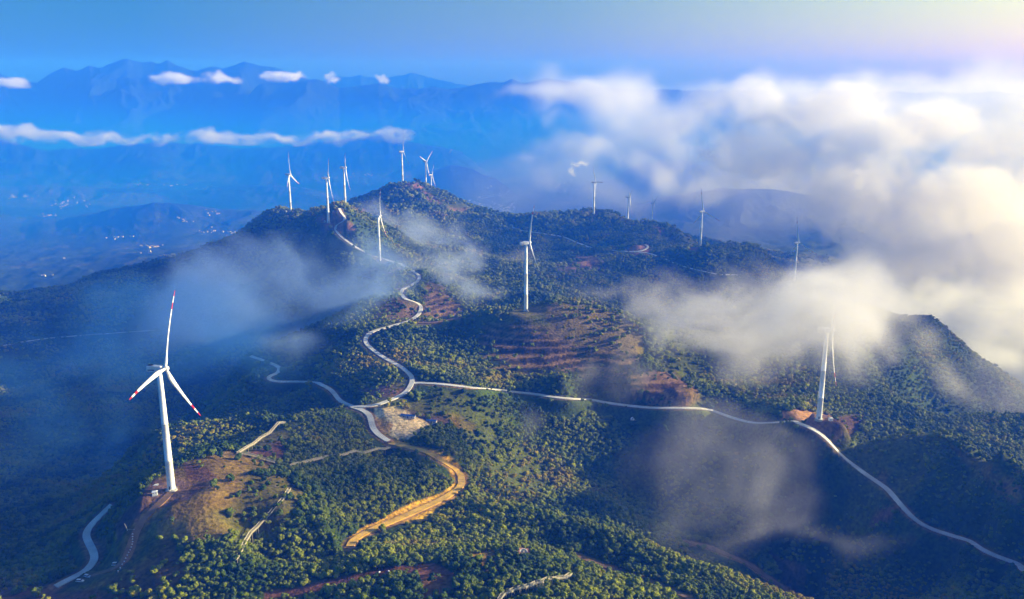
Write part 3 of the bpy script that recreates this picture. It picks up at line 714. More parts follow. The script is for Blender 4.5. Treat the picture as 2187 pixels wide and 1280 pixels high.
# ------------------------------------------------------------------ trees
def ico(sub):
    bm = bmesh.new(); bmesh.ops.create_icosphere(bm, subdivisions=sub, radius=1.0)
    v = [tuple(x.co) for x in bm.verts]; f = [tuple(x.index for x in y.verts) for y in bm.faces]; bm.free(); return np.array(v), f
ICO_V, ICO_F = ico(2)
def foliage_mat(name, cols, var=1.0):
    m = bpy.data.materials.new(name); m.use_nodes = True; nt = m.node_tree; b = nt.nodes["Principled BSDF"]
    b.inputs["Roughness"].default_value = 0.75; b.inputs["Specular IOR Level"].default_value = 0.15
    oi = nt.nodes.new("ShaderNodeObjectInfo"); r = nt.nodes.new("ShaderNodeValToRGB")
    el = r.color_ramp.elements
    while len(el) < len(cols): el.new(0.5)
    for i, (p, c) in enumerate(cols): el[i].position = p; el[i].color = (*c, 1)
    geo = nt.nodes.new("ShaderNodeNewGeometry"); n = nt.nodes.new("ShaderNodeTexNoise"); n.inputs["Scale"].default_value = 0.012; n.inputs["Detail"].default_value = 4
    nt.links.new(geo.outputs["Position"], n.inputs["Vector"])
    ad = nt.nodes.new("ShaderNodeMath"); ad.operation = 'MULTIPLY_ADD'; ad.inputs[1].default_value = 2.6; ad.inputs[2].default_value = -0.92
    nt.links.new(n.outputs[0], ad.inputs[0])
    a2 = nt.nodes.new("ShaderNodeMath"); a2.operation = 'MULTIPLY_ADD'; a2.inputs[1].default_value = 0.34
    nt.links.new(oi.outputs["Random"], a2.inputs[0]); nt.links.new(ad.outputs[0], a2.inputs[2]); nt.links.new(a2.outputs[0], r.inputs[0])
    # leaf clusters differ a little inside one crown
    n2 = nt.nodes.new("ShaderNodeTexNoise"); n2.inputs["Scale"].default_value = 1.1; n2.inputs["Detail"].default_value = 2
    nt.links.new(geo.outputs["Position"], n2.inputs["Vector"])
    mr = nt.nodes.new("ShaderNodeMapRange"); mr.inputs[1].default_value = 0.3; mr.inputs[2].default_value = 0.7; mr.inputs[3].default_value = 0.75; mr.inputs[4].default_value = 1.28
    nt.links.new(n2.outputs[0], mr.inputs[0])
    vm = nt.nodes.new("ShaderNodeVectorMath"); vm.operation = 'SCALE'; nt.links.new(r.outputs[0], vm.inputs[0]); nt.links.new(mr.outputs[0], vm.inputs["Scale"])
    nt.links.new(vm.outputs[0], b.inputs["Base Color"])
    return m
M_LEAF = foliage_mat("foliage", [(0.0, (0.014, 0.038, 0.005)), (0.3, (0.050, 0.092, 0.004)), (0.55, (0.14, 0.17, 0.004)), (0.8, (0.22, 0.24, 0.004)), (0.97, (0.25, 0.19, 0.008))])
M_BARK = mat("bark", (0.09, 0.065, 0.045), 0.9, (1.5, 0.3))
def crown_mb(seed, h=6.0, rad_=2.6, low=1.0):
    rg = np.random.default_rng(seed); mb = MB()
    nb = rg.integers(6, 10)
    for k in range(nb):
        a = rg.uniform(0, 6.28); rr = rad_ * rg.uniform(0.2, 0.85) * (k > 0); zc = low + (h - low) * rg.uniform(0.35, 0.78) if k else low + (h - low) * 0.55
        br = rad_ * rg.uniform(0.28, 0.5) if k else rad_ * 0.62
        c = np.array([rr * math.cos(a), rr * math.sin(a), zc]); s = np.array([1, 1, rg.uniform(0.7, 1.0)]) * br
        nn = 1 + 0.42 * (rg.random(len(ICO_V)) - 0.5) + 0.15 * np.sin(ICO_V[:, 0] * 5 + k) * np.cos(ICO_V[:, 1] * 6 + k)
        mb.add(c + ICO_V * s * nn[:, None], ICO_F)
        m = 46                                                     # leaf sprays standing off the lobe
        d = rg.normal(size=(m, 3)); d[:, 2] = np.abs(d[:, 2]) * 1.0 - 0.25; d /= np.linalg.norm(d, axis=1)[:, None]
        for i in range(m):
            p = c + d[i] * s * rg.uniform(0.9, 1.22); sz = rg.uniform(0.22, 0.48)
            u = rg.normal(size=3); u -= u @ d[i] * d[i] * 0.7; u /= np.linalg.norm(u); w = np.cross(d[i] + rg.normal(size=3) * 0.4, u); w /= np.linalg.norm(w)
            mb.add([p - u * sz, p - w * sz * 0.6, p + u * sz, p + w * sz * 0.6], [(0, 1, 2, 3)])
    return mb
def trunk_mb(seed, h=3.2):
    rg = np.random.default_rng(seed); mb = MB()
    mb.tube((0, 0, -1.2), (0.1, 0.05, h * 0.6), 0.24, 0.16, 7)
    for k in range(3):
        a = rg.uniform(0, 6.28); mb.tube((0.1, 0.05, h * 0.55), (math.cos(a) * 0.9, math.sin(a) * 0.9, h * 1.05), 0.11, 0.05, 5)
    return mb
PC = bpy.data.collections.new("tree_kinds")        # kinds only: not linked to the scene
kinds = []
KP = [(1, 5.6, 3.3, 0.2), (2, 6.6, 3.0, 0.4), (3, 4.4, 3.0, 0.0), (4, 8.2, 2.6, 0.6), (5, 3.4, 3.2, -0.4), (6, 6.0, 4.2, 0.2)]
for k, (sd_, h, r_, lo) in enumerate(KP):
    o = crown_mb(sd_, h, r_, lo).build("tree_kind", M_LEAF)
    COL.objects.unlink(o); PC.objects.link(o); o.name = "kind_%d" % k; kinds.append(o)

def grid_points(s, y0, y1, seed, dens=1.0, umax=0.76):
    rg = np.random.default_rng(seed)
    xs = np.arange(-umax * y1, umax * y1, s); ys = np.arange(y0, y1, s)
    x, y = np.meshgrid(xs, ys); x = x.ravel(); y = y.ravel()
    m = np.abs(x / y) < umax; x = x[m]; y = y[m]
    x = x + rg.uniform(-0.48, 0.48, x.size) * s; y = y + rg.uniform(-0.48, 0.48, y.size) * s
    d = zat(x, y, TD) * dens; m = rg.random(x.size) < d; return x[m], y[m], rg
# what of the terrain the view (or one a few steps aside) can reach
KM = np.maximum.accumulate(Z / Y, axis=0)
def seen(x, y, z, up=9.0):
    k = (z + up) / y; return k >= zat(x, y, KM) - 0.006
ptsL = []
RDs = np.minimum(RD, 30)
for s, y0, y1, seed, sc0, sc1 in ((2.7, 330, 640, 1, 0.26, 0.84), (3.2, 640, 900, 2, 0.32, 0.88), (4.2, 900, 1350, 3, 0.42, 1.0), (6.0, 1350, 2050, 4, 0.6, 1.2), (9.0, 2050, 3000, 5, 0.9, 1.6)):
    x, y, rg = grid_points(s, y0, y1, seed)
    z = zat(x, y); px, py = proj(x, y, z)
    m = seen(x, y, z) & (px > -180) & (px < 2370) & (py < 1420) & (z > -600)
    x, y, z = x[m], y[m], z[m]
    bare = (zat(x, y + 5, BARE) > 0.6) | (zat(x, y + 10, BARE) > 0.6)
    hid = bare | (np.minimum.reduce([zat(x, y + q_, RDs) for q_ in ((3, 7, 11, 15, 19) if y1 < 1000 else (5, 9, 14, 20))]) < 0.6)
    m2 = ~hid | (rg.random(x.size) < 0.10); x, y, z = x[m2], y[m2], z[m2]
    big = 0.75 + 0.5 * np.clip(0.5 + fbm(x / 40, y / 40, 3, 88) * 1.2, 0, 1)
    sc = rg.uniform(sc0, sc1, x.size) * big
    ptsL.append(np.stack([x, y, z - 0.4, sc, rg.uniform(0, 6.28, x.size), rg.integers(0, 6, x.size)], 1))
PT = np.concatenate(ptsL)
print("TREES", len(PT))
# bushes dotted over the bare slopes
px, py = proj(PT[:, 0], PT[:, 1], PT[:, 2])
# individual trees: the 300 that stand largest in the view
inside = (px > 5) & (px < 2182) & (py > 0) & (py < 1275)
size = PT[:, 3] / PT[:, 1] * inside * (PT[:, 2] + 4 > zat(PT[:, 0], PT[:, 1], KM) * PT[:, 1])
idx = np.argsort(-size)[:300]
rest = np.ones(len(PT), bool); rest[idx] = False
for k, i in enumerate(idx):
    x, y, z, s, a, kd = PT[i]; kd = int(kd)
    root = empty("broadleaf_tree", (x, y, z + CAMZ), a); root.scale = (s, s, s)
    c = bpy.data.objects.new("crown", kinds[kd].data); COL.objects.link(c); c.parent = root
    if k < 1: TRK = trunk_mb(5).build("trunk", M_BARK, root)
    else:
        t = TRK.copy(); COL.objects.link(t); t.parent = root
    tag(root, "green bushy tree in the dense wood of the nearest slopes at the lower edge", "tree", "trees of the nearest slopes")
F = PT[rest]
def stuff_forest(name, F, label):
    me = bpy.data.meshes.new(name)
    me.vertices.add(len(F)); co = F[:, :3].copy(); co[:, 2] += CAMZ
    me.vertices.foreach_set("co", co.astype(np.float32).ravel())
    for nm, dt, col in (("tscale", 'FLOAT', 3), ("trot", 'FLOAT', 4)):
        a = me.attributes.new(nm, dt, 'POINT'); a.data.foreach_set("value", F[:, col].astype(np.float32))
    a = me.attributes.new("tkind", 'INT', 'POINT'); a.data.foreach_set("value", F[:, 5].astype(np.int32))
    me.update()
    o = bpy.data.objects.new(name, me); COL.objects.link(o); me.materials.append(M_LEAF)
    ng = bpy.data.node_groups.new(name, 'GeometryNodeTree')
    ng.interface.new_socket("Geometry", in_out='INPUT', socket_type='NodeSocketGeometry'); ng.interface.new_socket("Geometry", in_out='OUTPUT', socket_type='NodeSocketGeometry')
    N = ng.nodes; L = ng.links
    gi = N.new("NodeGroupInput"); go = N.new("NodeGroupOutput"); ip = N.new("GeometryNodeInstanceOnPoints")
    ci = N.new("GeometryNodeCollectionInfo"); ci.inputs["Collection"].default_value = PC; ci.inputs["Separate Children"].default_value = True; ci.inputs["Reset Children"].default_value = True
    L.new(gi.outputs[0], ip.inputs["Points"]); L.new(ci.outputs[0], ip.inputs["Instance"]); ip.inputs["Pick Instance"].default_value = True
    def attr(nm, dt):
        a = N.new("GeometryNodeInputNamedAttribute"); a.data_type = dt; a.inputs["Name"].default_value = nm; return a.outputs["Attribute"]
    L.new(attr("tkind", 'INT'), ip.inputs["Instance Index"])
    cx = N.new("ShaderNodeCombineXYZ"); L.new(attr("trot", 'FLOAT'), cx.inputs[2]); L.new(cx.outputs[0], ip.inputs["Rotation"])
    L.new(attr("tscale", 'FLOAT'), ip.inputs["Scale"]); L.new(ip.outputs[0], go.inputs[0])
    md = o.modifiers.new("forest", 'NODES'); md.node_group = ng
    tag(o, label, kind="stuff")
stuff_forest("forest", F, "dense subtropical wood covering the hills")

# ------------------------------------------------------------------ boardwalks
def ground(x, y): return float(zat(x, y)) + CAMZ
WLAB = {"lower": "zigzag stepped boardwalk on stilts at the lower edge, right of centre", "crest": "straight boardwalk with railings climbing the crest behind the brown slope", "saddle": "low boardwalk along the edge of the brown slope",
        "hollow": "long boardwalk crossing the wooded hollow in the left middle", "knoll": "boardwalk descending through the trees below the brown slope"}
for nm, q in WK.items():
    root = empty("boardwalk", (q[0][0], q[0][1], q[0][2] + CAMZ)); o0 = Vector(root.location)
    deck = MB(); rails = [MB(), MB()]; posts = []
    qs = smooth_line(q, 4); q = q * 0.45 + qs * 0.55
    zg = np.array([ground(p[0], p[1]) for p in q])
    for _ in range(6): zg[1:-1] = zg[1:-1] * 0.4 + (zg[:-2] + zg[2:]) * 0.3
    N = [Vector((p[0], p[1], zg[i] + 2.0 + (0.5 if i % 2 else 0))) - o0 for i, p in enumerate(q)]
    W2 = 0.95
    for i in range(len(N) - 1):
        a, b = N[i], N[i + 1]; d = b - a; L_ = d.length
        if L_ < 0.5: continue
        h = Vector((d.x, d.y, 0)).normalized(); nn = Vector((-h.y, h.x, 0))
        m = max(2, int(L_ / 0.9)); flat = abs(d.z) / L_ < 0.12
        for k in range(m):
            c = a + d * ((k + 0.5) / m); M_ = Matrix.Translation(c) @ Matrix.Rotation(math.atan2(h.y, h.x), 4, 'Z')
            deck.box((0, 0, 0), (L_ / m * 0.97, 2 * W2, 0.10), M_)
        for s_ in (-1, 1):
            deck.tube(a + nn * s_ * W2 * 0.8 - Vector((0, 0, 0.2)), b + nn * s_ * W2 * 0.8 - Vector((0, 0, 0.2)), 0.12, n=6)
            for hz in (0.45, 0.8, 1.15): rails[(s_ + 1) // 2].tube(a + nn * s_ * W2 + Vector((0, 0, hz)), b + nn * s_ * W2 + Vector((0, 0, hz)), 0.07, n=5)
            mp = max(1, int(L_ / 2.5))
            for k in range(mp + 1):
                c = a + d * (k / mp) + nn * s_ * W2
                rails[(s_ + 1) // 2].tube(c, c + Vector((0, 0, 1.2)), 0.07, n=5)
        c = a
        for s_ in (-1, 1):
            e = c + nn * s_ * 0.95; gz = ground(e.x + o0.x, e.y + o0.y) - o0.z - 0.6
            if gz < e.z - 0.2:
                st = MB(); st.tube((e.x, e.y, gz), (e.x, e.y, e.z), 0.13, n=6); posts.append(st)
    deck.build("deck", M_WOOD, root)
    for r_ in rails: r_.build("railing", M_RAIL, root)
    for st in posts[:60]: st.build("stilt", M_WOOD, root)
    tag(root, WLAB[nm], "boardwalk")

def at(px, py, dz=0.0):
    p = cast(px, py); return Vector((p[0], p[1], p[2] + CAMZ + dz))

# ------------------------------------------------------------------ transformer kiosks beside the towers
def kiosk():
    root = empty("transformer_kiosk")
    b = MB(); b.box((0, 0, 0.15), (3.6, 2.8, 0.5)); b.build("plinth", M_CEM, root)
    b = MB(); b.box((0, 0, 1.5), (3.1, 2.3, 2.2)); body = b.build("cabinet", M_WHITE, root)
    b = MB(); b.rings([[(-1.75, -1.35, 2.6), (1.75, -1.35, 2.6), (1.75, 1.35, 2.6), (-1.75, 1.35, 2.6)], [(-1.75, -1.35, 2.75), (1.75, -1.35, 2.75), (1.75, 1.35, 2.75), (-1.75, 1.35, 2.75)], [(-1.1, -0.15, 3.1), (1.1, -0.15, 3.1), (1.1, 0.15, 3.1), (-1.1, 0.15, 3.1)]]); b.build("roof", M_NAC, root)
    for k in (-0.75, 0.75):
        b = MB(); b.box((k, -1.16, 1.45), (1.2, 0.06, 1.9)); dr = b.build("door", M_NAC, root)
        b = MB(); b.box((k, -1.2, 2.0), (0.8, 0.04, 0.4)); b.build("louvre", M_DARK, dr)
    return root
def copy_tree(o, parent=None):
    c = o.copy(); COL.objects.link(c); c.parent = parent
    for ch in list(o.children): copy_tree(ch, c)
    return c
K0 = None
for px, py, rz, lab in ((331, 1058, 0.35, "white transformer kiosk left of the nearest turbine"), (1774, 899, 0.2, "white transformer kiosk beside the right-hand turbine"), (694, 475, 0.1, "tiny white kiosk left of the turbine on red earth"),
                        (611, 453, 0.0, "tiny white kiosk at the foot of the leftmost far turbine"), (868, 390, 0.0, "tiny white kiosk on the pointed summit")):
    p = cast(px, py)
    if p is None: continue
    K0 = kiosk() if K0 is None else K0
    o = K0 if "nearest" in lab else copy_tree(K0)
    o.location = at(px, py, -0.05); o.rotation_euler = (0, 0, rz); tag(o, lab, "kiosk", "transformer kiosks")

# ------------------------------------------------------------------ cars
def car(paint_, van=False):
    root = empty("parked_van" if van else "parked_car")
    M = mat("car_paint", paint_, 0.3, spec=0.5)
    b = MB(); R = []
    P_ = [(-2.3, .45, .75, .75), (-2.15, .35, 1.0, .85), (-1.2, .3, 1.05, .9), (0.6, .3, 1.02, .9), (1.5, .3, .95, .88), (2.1, .35, .8, .8), (2.3, .45, .65, .7)]
    for x, z0, z1, hy in P_:
        R.append([(x, -hy, z0), (x, hy, z0), (x, hy, z1 - .12), (x, hy - .12, z1), (x, -hy + .12, z1), (x, -hy, z1 - .12)])
    b.rings(R); body = b.build("body", M, root)
    top = 1.95 if van else 1.6
    b = MB(); b.rings([[(-2.1, -.84, 1.0), (1.15, -.84, 1.0), (1.15, .84, 1.0), (-2.1, .84, 1.0)], [(-1.8, -.72, top - .12), (0.5, -.72, top - .12), (0.5, .72, top - .12), (-1.8, .72, top - .12)]]); b.build("windows", M_GLASS, root)
    b = MB(); b.rings([[(-1.85, -.76, top - .12), (0.55, -.76, top - .12), (0.55, .76, top - .12), (-1.85, .76, top - .12)], [(-1.6, -.62, top), (0.3, -.62, top), (0.3, .62, top), (-1.6, .62, top)]]); b.build("roof", M, root)
    for x in (-1.4, 1.4):
        for y in (-.82, .82):
            b = MB(); b.tube((x, y - .12, .34), (x, y + .12, .34), .34, n=14); w = b.build("wheel", M_RUB, root)
            b = MB(); b.tube((x, y - .14, .34), (x, y + .14, .34), .18, n=10); b.build("rim", M_NAC, w)
    for y in (-.6, .6):
        b = MB(); b.box((2.27, y, .62), (.08, .28, .14)); b.build("headlight", M_RAIL, root)
    for s_ in (-1, 1):
        b = MB(); b.box((0.75, s_ * .98, 1.05), (.15, .16, .12)); b.build("mirror", M_DARK, root)
    return root
for px, py, rz, colr, van, lab in ((171, 1243, -0.05, (0.70, 0.72, 0.75), False, "silver car parked by the end of the S-bend road, nearer of two"), (187, 1233, -0.35, (0.55, 0.58, 0.62), False, "grey car parked just behind the silver car by the S-bend road"),
                                   (248, 1208, 0.1, (0.75, 0.75, 0.74), True, "white van on the earth track below the row of guard posts")):
    c = car(colr, van); c.location = at(px, py, 0.12); c.rotation_euler = (0, 0, rz); tag(c, lab, "van" if van else "car")

# ------------------------------------------------------------------ guard posts along the track, barrier, planks
G0 = None
for x, y in ((838, 655), (838, 680), (838, 705), (838, 730), (834, 755), (826, 783), (815, 810), (800, 835), (787, 862), (771, 892), (757, 923), (738, 951), (718, 983), (697, 1016)):
    px, py = 100 + x * .2188, 1000 + y * .2188
    if G0 is None:
        G0 = empty("guard_post"); b = MB(); b.box((0, 0, 0.35), (0.62, 0.5, 1.3)); b.build("post", M_WHITE, G0); b = MB(); b.box((0, 0, 0.45), (0.64, 0.52, 0.3)); b.build("red_band", M_RED, G0); o = G0
    else: o = copy_tree(G0)
    o.location = at(px, py); tag(o, "squat white guard post with a red band beside the dark earth track", "post", "guard posts along the track")
br = empty("barrier", at(272, 1134)); 
b = MB(); b.tube((0, 0, -.3), (0, 0, 1.3), .12); b.build("post", M_WHITE, br)
b = MB(); b.tube((4.2, 0, -.3), (4.2, 0, 1.2), .1); b.build("post", M_WHITE, br)
b = MB(); b.tube((0, 0, 1.1), (-1.2, 0, 4.8), .08); b.build("arm", M_RAIL, br)
b = MB(); b.tube((0.2, 0, .9), (4.2, 0, .9), .05); b.build("chain", M_RAIL, br); tag(br, "open barrier with raised arm across the earth track", "barrier")
pk = MB()
for k in range(6): pk.box((0.1 * k, 0.35 * k - 1, 0.12 + 0.02 * k), (3.4 - 0.2 * k, 0.25, 0.12), Matrix.Rotation(0.1 * k, 4, 'Z'))
o = pk.build("plank_pile", M_WHITE); o.location = at(333, 1036); tag(o, "pile of white planks on the pad left of the nearest turbine", "planks")
# site huts with blue roofs in the works yard
M_BLUE = mat("blue_sheet_roof", (0.06, 0.16, 0.42), 0.5)
for px, py, L_, rz, lab in ((872, 892, 13, -0.25, "long low site hut with a blue sheet roof at the back of the works yard"), (922, 903, 9, -0.2, "short site hut with a blue sheet roof right of the works yard")):
    h = empty("site_hut", at(px, py), rz)
    b = MB(); b.box((0, 0, .9), (L_, 3.4, 2.6)); w = b.build("wall", M_WALL, h)
    b = MB(); b.rings([[(-L_ / 2 - .4, -2.2, 2.2), (-L_ / 2 - .4, 0, 3.1), (-L_ / 2 - .4, 2.2, 2.2), (-L_ / 2 - .4, 0, 2.95)], [(L_ / 2 + .4, -2.2, 2.2), (L_ / 2 + .4, 0, 3.1), (L_ / 2 + .4, 2.2, 2.2), (L_ / 2 + .4, 0, 2.95)]]); b.build("roof", M_BLUE, h)
    for k in (-.3, .3): b = MB(); b.box((L_ * k, -1.72, 1.2), (1.1, .06, .8)); b.build("window", M_GLASS, h)
    b = MB(); b.box((0, -1.72, .95), (.9, .08, 1.9)); b.build("door", M_DARK, h); tag(h, lab, "hut")
# horseshoe hillside graves
for px, py, sc_, lab in ((1353, 897, 1.0, "white horseshoe grave among the trees below the long road"), (1118, 1181, 0.8, "small tiled grave in a pinkish clearing on the near hill")):
    g = empty("hillside_grave", at(px, py)); g.scale = (sc_,) * 3
    b = MB(); R = []
    for k in range(15):
        a = math.pi * k / 14; c_, s_ = math.cos(a), math.sin(a); hh = 1.0 + 1.0 * s_
        R.append([(2.6 * c_, 2.3 * s_, -.5), (3.0 * c_, 2.7 * s_, -.5), (3.0 * c_, 2.7 * s_, hh), (2.6 * c_, 2.3 * s_, hh)])
    b.rings(R); b.build("curved_wall", M_WHITE, g)
    b = MB(); b.box((0, 0.3, 0.0), (4.6, 3.6, 0.5)); b.build("platform", M_CEM, g)
    b = MB(); b.rings([[(r_ * math.cos(t) , 0.9 + r_ * math.sin(t), z) for t in [6.283 * j / 16 for j in range(16)]] for r_, z in ((1.3, .2), (1.2, .7), (.8, 1.1), (.2, 1.3))]); b.build("mound", M_CEM, g)
    b = MB(); b.box((0, -.6, .8), (1.0, .2, 1.3)); b.build("headstone", M_WHITE, g); tag(g, lab, "grave")
for k, (px, py, rz) in enumerate(((820, 1209, 0.3), (810, 1223, 1.2), (830, 1221, 2.0))):
    b = MB(); V_ = ICO_V * (1 + 0.25 * (np.random.default_rng(k).random(len(ICO_V)) - .5))[:, None] * (0.9, 0.5, 0.38)
    b.add(V_ + (0, 0, .25), ICO_F); o = b.build("white_object", M_WHITE, None, True); o.location = at(px, py); o.rotation_euler = (0, 0, rz)  # rounded lumps for small white specks of unknown kind
    tag(o, ("small white object on the red earth, farthest of three", "small white object on the red earth, nearest and leftmost of three", "small white object on the red earth, rightmost of three")[k], "white_object", "small white objects on the red earth")

# ------------------------------------------------------------------ villages on the plain
def house(wd, dp, ht, gable):
    root = empty("village_house")
    b = MB(); b.box((0, 0, ht / 2 - 1), (wd, dp, ht + 2)); b.build("wall", M_WALL, root)
    b = MB()
    if gable: b.rings([[(-wd / 2 - .5, -dp / 2 - .6, ht), (-wd / 2 - .5, 0, ht + dp * .3), (-wd / 2 - .5, dp / 2 + .6, ht)], [(wd / 2 + .5, -dp / 2 - .6, ht), (wd / 2 + .5, 0, ht + dp * .3), (wd / 2 + .5, dp / 2 + .6, ht)]]); b.build("roof", M_ROOF, root)
    else: b.box((0, 0, ht + 1.3), (wd * .98, dp * .98, .5)); b.box((wd * .2, 0, ht + 2.4), (wd * .3, dp * .4, 1.8)); b.build("roof", M_CEM, root)
    return root
HK = []
rgh = random.Random(8)
for cx_, cy_, sx_, sy_, n_ in ((50, 421, 45, 4, 24), (135, 436, 32, 9, 20), (105, 460, 16, 4, 7), (185, 440, 6, 4, 3), (310, 395, 30, 3, 8), (370, 397, 30, 4, 9), (445, 403, 35, 4, 10), (245, 508, 18, 3, 7), (278, 506, 8, 2, 3), (318, 532, 26, 8, 13), (440, 495, 22, 6, 10),
                               (385, 470, 28, 9, 8), (455, 455, 25, 6, 7), (480, 497, 18, 5, 7), (280, 570, 10, 3, 4), (100, 590, 15, 4, 4), (137, 553, 3, 2, 1), (1030, 432, 38, 12, 30), (1080, 445, 28, 10, 20), (720, 381, 40, 4, 12), (775, 375, 30, 3, 8), (1180, 397, 55, 18, 18), (1000, 327, 30, 6, 10), (1060, 408, 35, 12, 12)):
    for k in range(n_):
        p = cast(cx_ + rgh.gauss(0, .55) * sx_, cy_ + rgh.gauss(0, .55) * sy_)
        if p is None or p[1] < 2600: continue
        kd = rgh.randrange(5); s_ = rgh.uniform(.28, .6)
        if len(HK) < 5: HK.append(house(*((16, 10, 8, 0), (22, 11, 7, 1), (12, 10, 10, 0), (30, 12, 6, 1), (14, 9, 6, 1))[len(HK)])); o = HK[-1]
        else: o = copy_tree(HK[kd])
        o.location = (p[0], p[1], p[2] + CAMZ); o.rotation_euler = (0, 0, rgh.uniform(-.7, .7)); o.scale = (s_,) * 3
        tag(o, "tiny pale village house far below on the hazy plain", "house", "village houses on the plain")

# ------------------------------------------------------------------ haze: one closed box of even air
HAZE_ON = True
HZ = dict(dens=2.1e-4, col=(0.0, 0.15, 1.0), aniso=0.0, dens2=5.0e-6, col2=(1.0, 0.95, 0.85), aniso2=0.8)
def haze():
    mb = MB(); zb = float(Z.min()) + CAMZ - 60; zt = max(float(Z.max()), 60) + CAMZ + 30
    mb.box((0, 0, (zb + zt) / 2), (28000, 25400, zt - zb))
    m = bpy.data.materials.new("haze"); m.use_nodes = True; nt = m.node_tree
    for nd in list(nt.nodes): nt.nodes.remove(nd)
    out = nt.nodes.new("ShaderNodeOutputMaterial")
    a = nt.nodes.new("ShaderNodeVolumePrincipled"); a.inputs["Color"].default_value = (*HZ["col"], 1); a.inputs["Density"].default_value = HZ["dens"]
    a.inputs["Absorption Color"].default_value = (0.7, 0.7, 0.7, 1); a.inputs["Anisotropy"].default_value = HZ["aniso"]
    b = nt.nodes.new("ShaderNodeVolumePrincipled"); b.inputs["Color"].default_value = (*HZ["col2"], 1); b.inputs["Density"].default_value = HZ["dens2"]
    b.inputs["Absorption Color"].default_value = (1, 1, 1, 1); b.inputs["Anisotropy"].default_value = HZ["aniso2"]
    ad = nt.nodes.new("ShaderNodeAddShader"); nt.links.new(a.outputs[0], ad.inputs[0]); nt.links.new(b.outputs[0], ad.inputs[1])
    nt.links.new(ad.outputs[0], out.inputs["Volume"])
    o = mb.build("haze", m); tag(o, kind="stuff", label="blue morning haze over the hills and valleys")
if HAZE_ON: haze()

